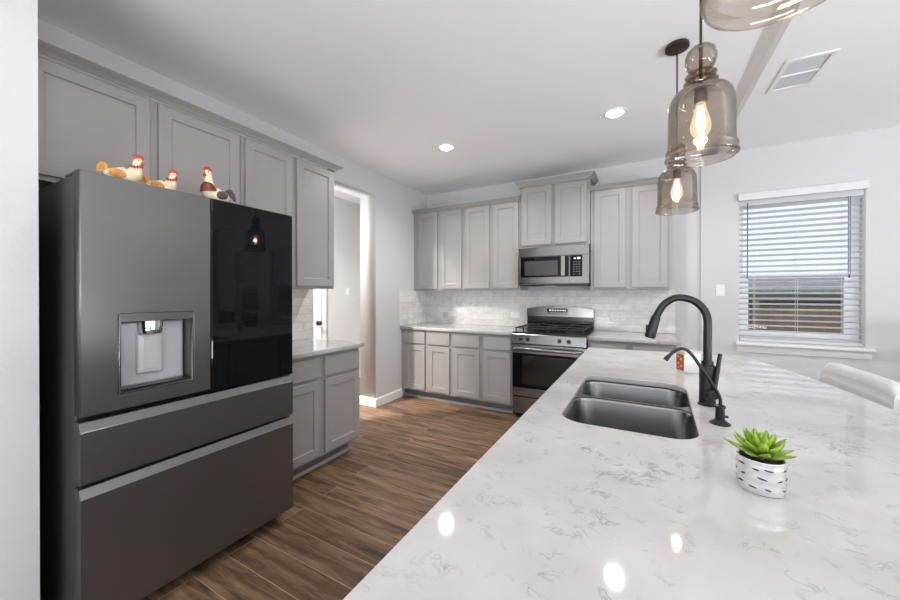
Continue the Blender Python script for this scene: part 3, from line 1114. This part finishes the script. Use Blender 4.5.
def bowl(x0, x1, y0, y1, ztop, zbot, r, skip=None):
    bm = nbm()
    prev = None
    for ins, z, rr in ((0.0, ztop, r), (0.001, ztop - 0.004, r), (0.004, ztop - 0.012, r), (0.012, zbot + 0.046, r), (0.014, zbot + 0.038, r), (0.019, zbot + 0.024, r * .95), (0.030, zbot + 0.010, r * .8), (0.045, zbot + 0.003, r * .7), (0.055, zbot + 0.001, r * .6), (0.08, zbot, r * .5)):
        pts = rrect(x0 + ins, x1 - ins, y0 + ins, y1 - ins, rr, 7)
        ring = [bm.verts.new((*taper(px, py), z)) for px, py in pts]
        if prev:
            n = len(ring)
            for i in range(n):
                bm.faces.new((prev[i], prev[(i + 1) % n], ring[(i + 1) % n], ring[i]))
        prev = ring
    bm.faces.new(prev)
    return bm


ZT = 0.8895
YD = -2.682
for y0, y1 in ((SY0 - 0.004, YD - 0.007), (YD + 0.007, SY1 + 0.004)):
    bm = bowl(SX0 - 0.004, SX1 + 0.004, y0, y1, ZT - 0.004, 0.665, 0.07)
    b_ = obj('bowl', bm, M['sink_steel'], sk, 50)
    so = b_.modifiers.new('thickness', 'SOLIDIFY'); so.thickness = 0.0015; so.offset = -1
    cx, cy = (SX0 + SX1) / 2, (y0 + y1) / 2
    bm = nbm(); add_lathe(bm, [(0.045, 0.002), (0.045, 0.005), (0.036, 0.006), (0.030, 0.001), (0.0, 0.001)], (cx, cy, 0.665), 24)
    obj('drain', bm, M['chrome'], b_, True)
# rim flange with two bowl openings
o1 = rrect(SX0 - 0.03, SX1 + 0.03, SY0 - 0.03, SY1 + 0.03, 0.09, 8)
h1 = rrect(SX0 - 0.004, SX1 + 0.004, SY0 - 0.004, YD - 0.007, 0.07, 7)
h2 = rrect(SX0 - 0.004, SX1 + 0.004, YD + 0.007, SY1 + 0.004, 0.07, 7)
h1 = [taper(*q) for q in h1]
bm = plate([o1, h1, h2], 0.0035, lambda x, y, z: (x, y, ZT - 0.004 + z))
obj('rim', bm, M['sink_steel'], sk, 50)

# faucet
FXc, FYc, ZI = 2.948, -2.675, 0.914
fa = thing('kitchen_faucet', 'tall matte black gooseneck faucet behind the sink', 'faucet', (FXc, FYc, ZI))
bm = nbm(); add_lathe(bm, [(0, 0), (0.031, 0), (0.031, 0.004), (0.026, 0.008), (0.0255, 0.145), (0.022, 0.150), (0.019, 0.152), (0.019, 0.165), (0, 0.165)], (0, 0, 0), 32)
fb = obj('base', bm, M['matte_black'], fa, True)
sp = [(0, 0, 0.15), (0, 0, 0.24), (0, 0, 0.318), (-0.012, 0, 0.358), (-0.040, 0, 0.388), (-0.077, 0, 0.401), (-0.106, 0, 0.399), (-0.138, 0, 0.376), (-0.158, 0, 0.343), (-0.168, 0, 0.318)]
bm = nbm(); add_tube(bm, smooth_path(sp, 7), 0.0135, 20)
obj('spout', bm, M['matte_black'], fa, True)
d = Vector((-0.017, 0, -0.065)).normalized()
p0 = Vector((-0.166, 0, 0.328))
bm = nbm()
add_tube(bm, [tuple(p0 + d * s) for s in (0, 0.004, 0.006, 0.02, 0.060, 0.084, 0.090)], [0.0150, 0.0152, 0.0165, 0.0170, 0.0190, 0.0200, 0.0180], 20)
shd = obj('spray_head', bm, M['matte_black'], fa, True)
bm = nbm(); pb = p0 + d * 0.055 + Vector((-0.0185, 0, 0.004))
add_ball(bm, pb, (0.005, 0.008, 0.016), 10, 8)
obj('spray_button', bm, M['black_plastic'], shd, True)
bm = nbm()
hc = Vector((0.012, -0.022, 0.075))
add_tube(bm, [(0.008, -0.012, 0.048), (0.012, -0.036, 0.048), (0.013, -0.046, 0.048)], [0.017, 0.0185, 0.0165], 20)
obj('handle_hub', bm, M['matte_black'], fa, True)
bm = nbm(); add_tube(bm, smooth_path([(0.016, -0.034, 0.056), (0.023, -0.026, 0.105), (0.032, -0.012, 0.160), (0.038, -0.006, 0.195)], 5), [0.0075] * 10 + [0.0068] * 6, 12)
obj('handle', bm, M['matte_black'], fa, True)

# filtered-water tap
tp_ = thing('water_filter_tap', 'slim black filtered-water tap standing nearer than the tall faucet', 'tap', (2.952, -2.893, ZI))
bm = nbm(); add_lathe(bm, [(0, 0), (0.027, 0), (0.028, 0.003), (0.022, 0.008), (0.013, 0.014), (0.012, 0.050), (0.015, 0.052), (0.015, 0.058), (0.008, 0.062), (0, 0.062)], (0, 0, 0), 26)
obj('base', bm, M['matte_black'], tp_, True)
bm = nbm()
add_tube(bm, smooth_path([(0, 0, 0.058), (-0.001, 0, 0.085), (-0.022, 0, 0.128), (-0.050, 0, 0.175), (-0.074, 0, 0.214), (-0.094, 0, 0.232), (-0.113, 0, 0.230), (-0.130, 0, 0.217), (-0.143, 0, 0.200)], 6), 0.0052, 14)
sp_ = obj('spout', bm, M['matte_black'], tp_, True)
bm = nbm(); add_tube(bm, [(-0.138, 0, 0.208), (-0.146, 0, 0.197), (-0.150, 0, 0.191)], [0.0062, 0.0078, 0.0075], 14)
obj('nozzle', bm, M['matte_black'], sp_, True)
bm = nbm(); add_box(bm, 0.008, 0.022, -0.005, 0.005, 0.022, 0.029, 0.003)
obj('lever', bm, M['matte_black'], tp_)

# succulent in a silver embossed pot
PX, PY = 2.955, -3.314
pt = thing('potted_succulent', 'green succulent in a silver patterned pot on the island', 'plant', (PX, PY, ZI))
pt.scale = (0.74, 0.74, 0.76)
M['pot'] = pmat('silver_white_glaze', (0.72, 0.71, 0.71, 1), 0.18, 0.7, var=0.06, vscale=40)
M['pot_mark'] = pmat('dark_blue_inlay', lin(70, 70, 92), 0.25, 0.4, var=0.1)
M['soil'] = pmat('dark_soil', lin(52, 42, 34), 0.95, var=0.4, vscale=120, bump=0.5, bscale=300)


def leaf_mat():
    t = NT('succulent_green')
    v = t.coord()
    n = t.noise(v, 25, 3)
    t.l(t.ramp(n, [(0.3, lin(96, 124, 34)), (0.55, lin(138, 166, 54)), (0.75, lin(172, 190, 92))]), t.b.inputs['Base Color'])
    t.set(Roughness=0.4)
    t.b.inputs['Subsurface Weight'].default_value = 0.08
    t.b.inputs['Subsurface Radius'].default_value = (0.01, 0.02, 0.005)
    return t.m


M['leaf'] = leaf_mat()
prof = [(0, 0), (0.050, 0), (0.0535, 0.003)]
for k in range(13):
    z = 0.006 + k * 0.0065
    prof.append((0.0535 + 0.0022 * abs(math.sin(k * PI / 4)) , z))
prof += [(0.0545, 0.089), (0.053, 0.091), (0.050, 0.089), (0.049, 0.076), (0, 0.076)]
bm = nbm(); add_lathe(bm, prof, (0, 0, 0), 44)
pot = obj('pot', bm, M['pot'], pt, True)
bm = nbm()
for row, z in enumerate((0.022, 0.047, 0.071)):
    for k in range(9):
        a = 2 * PI * (k + 0.5 * row) / 9 + random.uniform(-.12, .12)
        rot = Matrix.Rotation(a, 3, 'Z') @ Matrix.Rotation(R(random.uniform(-12, 12)), 3, 'X')
        add_ball(bm, Vector((math.cos(a), math.sin(a), 0)) * 0.0548 + Vector((0, 0, z + random.uniform(-.003, .003))), (0.0018, random.uniform(.007, .012), 0.0026), 10, 6, rot)
obj('pot_pattern', bm, M['pot_mark'], pot, True)
bm = nbm(); add_lathe(bm, [(0, 0.0765), (0.0485, 0.0765), (0.047, 0.080), (0.02, 0.083), (0, 0.084)], (0, 0, 0), 24)
obj('soil', bm, M['soil'], pt, True)


def add_leaf(bm, az, el, L, w, z0, r0):
    """pointed fleshy leaf: lofted lens sections"""
    dirh = Vector((math.cos(az), math.sin(az), 0))
    side = Vector((-math.sin(az), math.cos(az), 0))
    ts = (0, .15, .35, .55, .75, .9, 1.0)
    ws = (.45, .7, .95, 1.0, .75, .36, .03)
    rings = []
    for t, wf in zip(ts, ws):
        e = el + 0.30 * t
        p = dirh * (r0 + L * t * math.cos(el + .1 * t)) + Vector((0, 0, z0 + L * (math.sin(el) * t + 0.16 * t * t)))
        up = (Vector((0, 0, 1)) * math.cos(e) - dirh * math.sin(e)).normalized()
        hw, th = w * wf, 0.0042 * (wf * .8 + .2)
        ring = []
        for k in range(8):
            a = 2 * PI * k / 8
            cup = 0.22 * hw * math.cos(a) ** 2
            ring.append(bm.verts.new(p + side * hw * math.cos(a) + up * (th * math.sin(a) + cup)))
        rings.append(ring)
    for A, B in zip(rings[:-1], rings[1:]):
        for i in range(8):
            bm.faces.new((A[i], A[(i + 1) % 8], B[(i + 1) % 8], B[i]))
    bm.faces.new(rings[0][::-1]); bm.faces.new(rings[-1])


bm = nbm()
for n, el, L, w, z0, r0, ph in ((11, 16, 0.074, 0.0135, 0.092, 0.010, 0.0), (10, 36, 0.068, 0.0135, 0.097, 0.008, 0.3), (8, 54, 0.060, 0.012, 0.100, 0.006, 0.1), (6, 68, 0.052, 0.0095, 0.102, 0.004, 0.5), (4, 80, 0.042, 0.0065, 0.104, 0.002, 0.2)):
    for k in range(n):
        add_leaf(bm, 2 * PI * k / n + ph + random.uniform(-.12, .12), R(el + random.uniform(-6, 6)), L * random.uniform(.9, 1.1), w, z0, r0)
add_lathe(bm, [(0.006, 0.078), (0.010, 0.095), (0.008, 0.105), (0, 0.107)], (0, 0, 0), 12)
obj('leaf_rosette', bm, M['leaf'], pt, 60)

# small canister with a printed panel and wooden lid
cn = thing('canister', 'small white box with an orange printed panel and pale wooden lid', 'canister', (2.929, -2.100, ZI), R(34))
M['ceramic'] = pmat('white_ceramic', lin(222, 221, 219), 0.25, var=0.02)
M['pale_wood'] = pmat('pale_wood', lin(204, 190, 170), 0.5, var=0.08, vscale=20)
M['orange_print'] = pmat('rust_orange_print', lin(150, 74, 40), 0.5, var=0.35, vscale=60)
M['cream_print'] = pmat('cream_print', lin(214, 160, 100), 0.5, var=0.1, vscale=60)
bm = nbm(); add_box(bm, 0.0, 0.092, 0.0, 0.062, 0.0, 0.101, 0.003)
bx = obj('box', bm, M['ceramic'], cn)
bm = nbm(); add_box(bm, -0.0025, -0.0002, 0.006, 0.056, 0.012, 0.096)
pp = obj('printed_panel', bm, M['orange_print'], cn, None, 'orange printed picture panel')
bm = nbm()
for y, z, r_ in ((0.042, 0.080, 0.006), (0.022, 0.070, 0.007), (0.040, 0.048, 0.007), (0.020, 0.036, 0.007), (0.040, 0.024, 0.005)):
    add_ball(bm, (-0.0027, y, z), (0.0008, r_, r_ * 1.2), 10, 6)
obj('print_figures', bm, M['cream_print'], pp, True)
bm = nbm(); add_ball(bm, (0.008, -0.004, 0.008), 0.005, 12, 8)
obj('peg', bm, M['chrome'], cn, True)
bm = nbm(); add_box(bm, -0.003, 0.096, -0.003, 0.065, 0.1012, 0.114, 0.003)
obj('lid', bm, M['pale_wood'], cn)

# counter stool beyond the island
st = thing('counter_stool', 'white channel-back counter stool at the far side of the island', 'stool', (3.625, -1.915, 0), R(3))
M['white_leather'] = pmat('white_upholstery', lin(216, 216, 216), 0.32, var=0.03, vscale=8)
M['navy_metal'] = pmat('dark_navy_metal', lin(38, 42, 58), 0.35, 0.5, var=0.05)
prof = []
nz = 5
zb, zt_ = 0.70, 0.955
for k in range(nz * 4 + 1):
    f_ = k / (nz * 4)
    prof.append((-0.022 - 0.006 * 0.6 * abs(math.sin(f_ * nz * PI)), zb + (zt_ - zb) * f_))
bm = nbm()
cols = []
NY = 20
for i in range(NY + 1):
    s = -1 + 2 * i / NY
    y = 0.285 * s
    cur = -0.012 * s * s
    drop = 0.035 * abs(s) ** 14
    ringp = []
    for u, z in prof:
        zz = zb + (z - zb) * (1 - drop / (zt_ - zb))
        ringp.append((u + cur, zz))
    zl = zb + (zt_ - zb) * (1 - drop / (zt_ - zb))
    ringp += [(-0.010 + cur, zl + 0.012), (0.008 + cur, zl + 0.010), (0.020 + cur, zl - 0.006), (0.022 + cur, zb)]
    cols.append([bm.verts.new((u + 0.10 * (z - zb), y, z)) for u, z in ringp])
for A, B in zip(cols[:-1], cols[1:]):
    n = len(A)
    for i in range(n):
        bm.faces.new((A[i], A[(i + 1) % n], B[(i + 1) % n], B[i]))
bm.faces.new(cols[0][::-1]); bm.faces.new(cols[-1])
obj('backrest', bm, M['white_leather'], st, 60)
bm = nbm(); add_box(bm, -0.42, -0.03, -0.22, 0.22, 0.58, 0.655, 0.025, 4)
obj('seat', bm, M['white_leather'], st, True)
for s in (-1, 1):
    bm = nbm(); add_tube(bm, [(-0.06, s * 0.235, 0.60), (0.0, s * 0.302, 0.66), (0.022, s * 0.302, 0.91)], 0.011, 10)
    obj('back_support', bm, M['navy_metal'], st, True)
for sx in (-0.40, -0.04):
    for sy in (-0.20, 0.20):
        bm = nbm(); add_tube(bm, [(sx * 0.92, sy * 0.92, 0.582), (sx + (0.03 if sx > -.1 else -0.03), sy * 1.1, 0.0)], [0.014, 0.010], 12)
        obj('leg', bm, M['navy_metal'], st, True)
bm = nbm()
for a, b in (((-0.415, -0.21, .22), (-0.415, .21, .22)), ((-.025, -.21, .22), (-.025, .21, .22)), ((-.415, -.21, .22), (-.025, -.21, .22)), ((-.415, .21, .22), (-.025, .21, .22))):
    add_tube(bm, [a, b], 0.008, 10)
obj('footrest', bm, M['navy_metal'], st, True)

# dining table and chairs (seen mirrored in the black refrigerator door)
M['dark_wood'] = pmat('dark_walnut', lin(58, 40, 30), 0.4, var=0.2, vscale=14)
dt = thing('dining_table', 'dark wooden dining table beside the windows', 'table', (5.25, -1.75, 0))
bm = nbm(); add_box(bm, -0.8, 0.8, -0.48, 0.48, 0.715, 0.75, 0.006)
obj('tabletop', bm, M['dark_wood'], dt)
for sx in (-0.72, 0.72):
    for sy in (-0.40, 0.40):
        bm = nbm(); add_box(bm, sx - 0.035, sx + 0.035, sy - 0.035, sy + 0.035, 0, 0.714, 0.004)
        obj('leg', bm, M['dark_wood'], dt)
ch = thing('dining_chair', 'dark slat-back wooden chair on the window side of the dining table, towards the island', 'chair', (4.95, -0.95, 0), 0, 'dining chairs by the windows')
bm = nbm(); add_box(bm, -0.22, 0.22, -0.21, 0.21, 0.43, 0.465, 0.008)
obj('seat', bm, M['dark_wood'], ch)
for sx in (-0.19, 0.19):
    bm = nbm(); add_box(bm, sx - 0.02, sx + 0.02, -0.20, -0.16, 0, 0.429, 0.003)
    obj('leg', bm, M['dark_wood'], ch)
    bm = nbm(); add_tube(bm, [(sx, 0.19, 0.0), (sx, 0.19, 0.429)], 0.02, 10)
    obj('leg', bm, M['dark_wood'], ch, True)
bm = nbm()
add_box(bm, -0.21, 0.21, 0.20, 0.225, 0.93, 1.01, 0.006)
add_box(bm, -0.19, 0.19, 0.20, 0.222, 0.56, 0.60, 0.004)
for s in (-0.19, 0.19):
    add_box(bm, s - 0.018, s + 0.018, 0.19, 0.225, 0.466, 0.98, 0.004)
for k in range(6):
    x = -0.14 + k * 0.056
    add_box(bm, x - 0.011, x + 0.011, 0.205, 0.218, 0.60, 0.93)
obj('backrest', bm, M['dark_wood'], ch)
dup(ch, (5.60, -0.95, 0), 0, 'dark slat-back wooden chair on the window side of the dining table, away from the island')

# ------------------------------------------------------------------ pendants over the island
M['bulb_base'] = pmat('brass_socket', lin(120, 100, 74), 0.35, 0.9)


def shell(bm, prof, t, seg=48, c=(0, 0, 0)):
    """closed double-walled lathe from an outer profile"""
    inner = [(max(0.001, r - t), h) for r, h in prof]
    add_lathe(bm, prof + inner[::-1] + [prof[0]], c, seg, 'Z', cap=False)
    bmesh.ops.remove_doubles(bm, verts=bm.verts, dist=1e-6)


ZR = 1.800
pd = thing('pendant_light', 'middle smoky glass bell pendant hanging over the island', 'pendant', (2.909, -2.81, ZR), 0, 'smoky glass pendants over the island')
bm = nbm(); add_lathe(bm, [(0, 0.95), (0.058, 0.95), (0.060, 0.944), (0.060, 0.930), (0.052, 0.926), (0.012, 0.924), (0.010, 0.915), (0, 0.915)], (0, 0, 0), 32)
obj('canopy', bm, M['bronze'], pd, True, 'bronze ceiling canopy')
bm = nbm(); add_tube(bm, [(0, 0, 0.92), (0, 0, 0.39)], 0.0042, 10)
obj('cord', bm, M['bronze'], pd, True)
# shade: bell with rolled double rim
pr = []
pr += [(0.103, 0.000), (0.106, 0.002), (0.1075, 0.006), (0.106, 0.011), (0.1025, 0.016), (0.1035, 0.024), (0.1045, 0.030), (0.1025, 0.036), (0.0985, 0.042), (0.0975, 0.06), (0.0972, 0.10), (0.0968, 0.15), (0.0960, 0.180), (0.0935, 0.198), (0.0880, 0.214), (0.0790, 0.228), (0.066, 0.238), (0.050, 0.2445), (0.034, 0.2475), (0.020, 0.2485)]
bm = nbm(); shell(bm, pr, 0.0025)
obj('shade', bm, M['smoke_glass'], pd, 60, 'smoky glass bell shade')
for nm, prf in (('lower', [(0.016, 0.249), (0.034, 0.251), (0.047, 0.257), (0.051, 0.263), (0.046, 0.269), (0.032, 0.274), (0.018, 0.275)]),
                ('mid', [(0.018, 0.2755), (0.032, 0.277), (0.044, 0.282), (0.047, 0.287), (0.042, 0.293), (0.028, 0.297), (0.016, 0.298)]),
                ('top', [(0.016, 0.2985), (0.030, 0.303), (0.041, 0.316), (0.0465, 0.335), (0.0465, 0.352), (0.041, 0.370), (0.028, 0.383), (0.012, 0.389)])):
    bm = nbm(); shell(bm, prf, 0.002, 36)
    obj('glass_bead', bm, M['smoke_glass'], pd, 60)
bm = nbm()
add_lathe(bm, [(0, 0.39), (0.009, 0.39), (0.0095, 0.384), (0.006, 0.376), (0.0055, 0.27), (0.008, 0.262), (0.008, 0.252), (0.019, 0.247), (0.0195, 0.196), (0.016, 0.190), (0, 0.190)], (0, 0, 0), 20)
obj('socket', bm, M['bronze'], pd, True)
bm = nbm()
bp = [(0.013, 0.190), (0.0145, 0.178), (0.019, 0.160), (0.0265, 0.135), (0.0305, 0.112), (0.0295, 0.096), (0.022, 0.080), (0.012, 0.071), (0.004, 0.067), (0.0, 0.0665)]
add_lathe(bm, [(r, h) for r, h in bp], (0, 0, 0), 28, 'Z', cap=False)
bu = obj('bulb', bm, M['clear_bulb'], pd, 60, 'clear glowing filament bulb')
bm = nbm()
for k in range(6):
    a = 2 * PI * k / 6
    add_tube(bm, [(0.006 * math.cos(a), 0.006 * math.sin(a), 0.172), (0.013 * math.cos(a), 0.013 * math.sin(a), 0.112), (0.007 * math.cos(a + .5), 0.007 * math.sin(a + .5), 0.088)], 0.0016, 6)
obj('filament', bm, M['filament'], bu, True)
dup(pd, (2.907, -1.908, ZR), 0, 'farthest smoky glass pendant, in front of the range wall')
dup(pd, (2.922, -3.588, ZR), 0, 'nearest smoky glass pendant, cut off by the top of the picture')
for y in (-1.908, -2.81, -3.588):
    pl_ = bpy.data.lights.new('bulb_light', 'POINT')
    pl_.energy = 2.5
    pl_.color = (1.0, 0.82, 0.6)
    pl_.shadow_soft_size = 0.02
    po = bpy.data.objects.new('bulb_light', pl_)
    po.location = (2.91, y, ZR + 0.125)
    C.objects.link(po)

# ------------------------------------------------------------------ recessed ceiling lights
cans = [((1.07, -1.335, ZC), 'round recessed ceiling light nearer the left wall cabinets'),
        ((2.545, -1.26, ZC), 'round recessed ceiling light beside the pendants'),
        ((1.45, -3.40, ZC), 'recessed ceiling light in front of the refrigerator'),
        ((2.45, -5.6, ZC), 'recessed ceiling light behind the island'),
        ((4.8, -4.6, ZN), 'recessed ceiling light over the family area'),
        ((-0.52, -2.35, ZC), 'unseen recessed light added to brighten the hallway')]  # last one is an out-of-view lamp added to light the hall and jamb
cl = thing('ceiling_light', cans[0][1], 'ceiling light', cans[0][0], 0, 'recessed ceiling lights')
bm = nbm(); add_lathe(bm, [(0.058, -0.0005), (0.088, -0.0005), (0.088, -0.004), (0.080, -0.008), (0.062, -0.007), (0.058, -0.0005)], (0, 0, 0), 40, cap=False)
obj('trim_ring', bm, M['trim'], cl, True)
bm = nbm(); add_lathe(bm, [(0, -0.0005), (0.0575, -0.0005), (0.0575, -0.009), (0.050, -0.014), (0.03, -0.017), (0, -0.018)], (0, 0, 0), 32)
obj('lens', bm, M['lamp_glow'], cl, True, 'glowing white lens')
for loc, lab in cans[1:]:
    dup(cl, loc, 0, lab)
CAN_W = [15, 13, 3, 5, 3, 120]
for (loc, lab), w_ in zip(cans, CAN_W):
    area_light('recessed_lamp', (loc[0], loc[1], loc[2] - 0.022), (0, 0, 0), 0.10, 0.10, w_, (1.0, 0.98, 0.955), 'DISK', 150)

# ceiling air vent
cv = thing('ceiling_vent', 'square white air vent in the ceiling near the window', 'vent', (3.588, -1.346, ZN), 0)
bm = plate([[(-0.112, -0.187), (0.112, -0.187), (0.112, 0.187), (-0.112, 0.187)], [(-0.090, -0.160), (0.090, -0.160), (0.090, 0.160), (-0.090, 0.160)]], 0.008, lambda x, y, z: (x, y, -0.0085 + z), 0.002)
obj('frame', bm, M['trim'], cv)
bm = nbm(); add_box(bm, -0.0895, 0.0895, -0.1595, 0.1595, -0.0015, -0.0005)
obj('backing', bm, M['vent_back'], cv)
bm = nbm()
for k in range(24):
    y = -0.158 + k * 0.0133
    if abs(y + 0.005) < 0.009:
        continue
    add_prism(bm, [(y, -0.0075), (y + 0.0110, -0.003), (y + 0.0110, -0.0022), (y, -0.0065)], -0.0895, 0.0895, lambda u, v, q: (q, u, v))
add_box(bm, -0.0895, 0.0895, -0.005, 0.005, -0.0085, -0.002)
obj('louvers', bm, M['louver'], cv)

# ------------------------------------------------------------------ switches and outlets


def wall_plate(name, label, cat, loc, rz, w=0.072, h=0.116, gangs=1, kind='switch', group=None):
    t = thing(name, label, cat, loc, rz, group)
    bm = nbm(); add_rloft(bm, -w / 2, w / 2, -h / 2, h / 2, [(0, -0.0006), (0, -0.004), (0.004, -0.0065), (0.012, -0.0068)])
    obj('cover_plate', bm, M['plate_white'], t)
    for g in range(gangs):
        gx = (g - (gangs - 1) / 2) * 0.046
        if kind == 'switch':
            bm = nbm(); add_rloft(bm, gx - 0.017, gx + 0.017, -0.034, 0.034, [(0, -0.0069), (0, -0.0080), (0.002, -0.0095), (0.008, -0.0085)])
            obj('rocker', bm, M['plate_white'], t)
        else:
            for s in (-1, 1):
                bm = nbm(); add_lathe(bm, [(0.0, -0.0085), (0.0165, -0.0085), (0.0175, -0.0069), (0, -0.0069)], (gx, 0, s * 0.022), 20, 'Y')
                so_ = obj('socket', bm, M['plate_white'], t)
                bm = nbm()
                for q in (-0.006, 0.006):
                    add_box(bm, gx + q - 0.001, gx + q + 0.001, -0.0090, -0.0083, s * 0.022 - 0.004, s * 0.022 + 0.005)
                obj('slots', bm, M['gap'], so_)
    return t


wall_plate('light_switch', 'white light switch on the wall between cabinets and window', 'switch', (3.405, -0.02, 1.362), 0)
wall_plate('light_switch', 'white light switch on the hallway wall through the opening', 'switch', (-1.2, -0.37, 1.36), R(90))
wall_plate('outlet', 'white outlet in the tiles just left of the range', 'outlet', (1.33, -0.009, 1.063), 0, 0.116, 0.072, 1, 'switch')
wall_plate('outlet', 'white outlet in the tiles near the corner', 'outlet', (0.42, -0.009, 1.055), 0, 0.116, 0.072, 1, 'switch')
wall_plate('outlet', 'wide white outlet in the tiles right of the range', 'outlet', (2.50, -0.009, 1.08), 0, 0.165, 0.116, 2, 'outlet')

# ------------------------------------------------------------------ rooster figurines on top of the refrigerator
M['cream'] = pmat('cream_glaze', lin(226, 208, 176), 0.3, var=0.12, vscale=30)
M['red'] = pmat('red_glaze', lin(176, 48, 34), 0.3, var=0.12, vscale=30)
M['orange'] = pmat('orange_glaze', lin(200, 134, 62), 0.35, var=0.3, vscale=50)
M['brown'] = pmat('maroon_glaze', lin(110, 42, 30), 0.35, var=0.25, vscale=40)
M['dark_glaze'] = pmat('charcoal_glaze', lin(72, 66, 62), 0.35, var=0.2, vscale=40)
ZF = 1.7845


def chicken(name, label, loc, rz, s, kind):
    """bird facing local +x, standing on z = 0"""
    t = thing(name, label, 'figurine', loc, rz)
    up = 1.0 if kind == 'rooster' else 0.0
    nk = 0.03 * up
    spine = [(-0.075, 0, 0.078, 0.012), (-0.058, 0, 0.066, 0.032), (-0.025, 0, 0.055, 0.046), (0.012, 0, 0.056, 0.049), (0.038, 0, 0.070, 0.040),
             (0.050 - .01 * up, 0, 0.100 + nk * .4, 0.027), (0.054 - .012 * up, 0, 0.124 + nk * .8, 0.0195), (0.058 - .012 * up, 0, 0.140 + nk, 0.0195), (0.064 - .012 * up, 0, 0.152 + nk, 0.015), (0.066 - .012 * up, 0, 0.160 + nk, 0.005)]
    sm = smooth_path(spine, 5)
    bm = nbm()
    add_tube(bm, [tuple(c * s for c in p[:3]) for p in sm], [max(.001, p[3]) * s for p in sm], 20, flat=0.82)
    # closed foot the bird rests on
    add_lathe(bm, [(0, 0), (0.036 * s, 0), (0.038 * s, 0.004 * s), (0.030 * s, 0.012 * s), (0.028 * s, 0.03 * s), (0, 0.03 * s)], (0, 0, 0), 18)
    obj('body', bm, M['cream'], t, 70)
    hx, hz = (0.060 - .012 * up) * s, (0.146 + nk) * s
    bm = nbm()
    for k in range(5):
        a = R(150 - k * 32)
        add_ball(bm, (hx + 0.018 * s * math.cos(a), 0, hz + 0.012 * s + 0.012 * s * math.sin(a)), (0.009 * s, 0.004 * s, 0.011 * s), 10, 7)
    obj('comb', bm, M['red'], t, True)
    bm = nbm()
    add_ball(bm, (hx + 0.016 * s, 0.004 * s, hz - 0.017 * s), (0.007 * s, 0.004 * s, 0.011 * s), 10, 7)
    add_ball(bm, (hx + 0.016 * s, -0.004 * s, hz - 0.017 * s), (0.007 * s, 0.004 * s, 0.011 * s), 10, 7)
    obj('wattle', bm, M['red'], t, True)
    bm = nbm(); add_tube(bm, [(hx + 0.014 * s, 0, hz - 0.001 * s), (hx + 0.032 * s, 0, hz - 0.005 * s)], [0.007 * s, 0.001 * s], 10)
    obj('beak', bm, M['orange'], t, True)
    bm = nbm()
    for sy in (-1, 1):
        add_ball(bm, (hx + 0.006 * s, sy * 0.0150 * s, hz + 0.002 * s), 0.0032 * s, 8, 6)
    obj('eye', bm, M['gap'], t, True)
    bm = nbm()
    nf = 6
    for k in range(nf):
        a = R(105 + k * 12) if kind != 'rooster' else R(122 + k * 13)
        L = 0.048 * s if kind != 'rooster' else 0.060 * s
        c = Vector((-0.066 * s, (k - 2.5) * 0.003 * s, 0.078 * s))
        p = [c, c + Vector((math.cos(a), 0, math.sin(a))) * L * .55, c + Vector((math.cos(a + .35), 0, math.sin(a + .35))) * L]
        add_tube(bm, smooth_path([tuple(q) for q in p], 4), [0.006 * s] + [0.010 * s] * 6 + [0.007 * s, 0.003 * s], 8, flat=0.5)
    obj('tail', bm, M['orange'] if kind != 'rooster' else M['dark_glaze'], t, True)
    for sy in (-1, 1):
        bm = nbm()
        add_ball(bm, (-0.012 * s, sy * 0.036 * s, 0.060 * s), (0.038 * s, 0.010 * s, 0.024 * s), 14, 8, Matrix.Rotation(R(15), 3, 'Y'))
        obj('wing', bm, M['orange'] if kind == 'hen' else (M['dark_glaze'] if kind == 'rooster' else M['cream']), t, True)
    bm = nbm()
    if kind == 'rooster':
        add_tube(bm, [tuple(Vector(q) * s) for q in ((0.040, 0, 0.072), (0.046, 0, 0.098), (0.044, 0, 0.116))], [0.0445 * s, 0.036 * s, 0.026 * s], 18, flat=0.86)
        obj('breast', bm, M['brown'], t, 70)
    else:
        for k in range(12):
            a = 2 * PI * k / 12
            add_ball(bm, (0.051 * s + 0.024 * s * math.cos(a), 0.022 * s * math.sin(a), 0.112 * s + 0.006 * s * math.cos(2 * a)), (0.006 * s, 0.006 * s, 0.009 * s), 8, 6)
        obj('collar', bm, M['red'], t, True)
    return t


chicken('hen_figurine', 'larger cream hen figurine on the refrigerator with a red collar', (0.80, -3.650, ZF), R(52), 0.80, 'hen')
chicken('hen_figurine', 'small cream hen figurine sunk low between the big hen and rooster', (0.77, -3.505, ZF), R(55), 0.72, 'hen')
chicken('rooster_figurine', 'upright rooster figurine with maroon breast, above the refrigerator door gap', (0.80, -3.285, ZF), R(-80), 0.90, 'rooster')
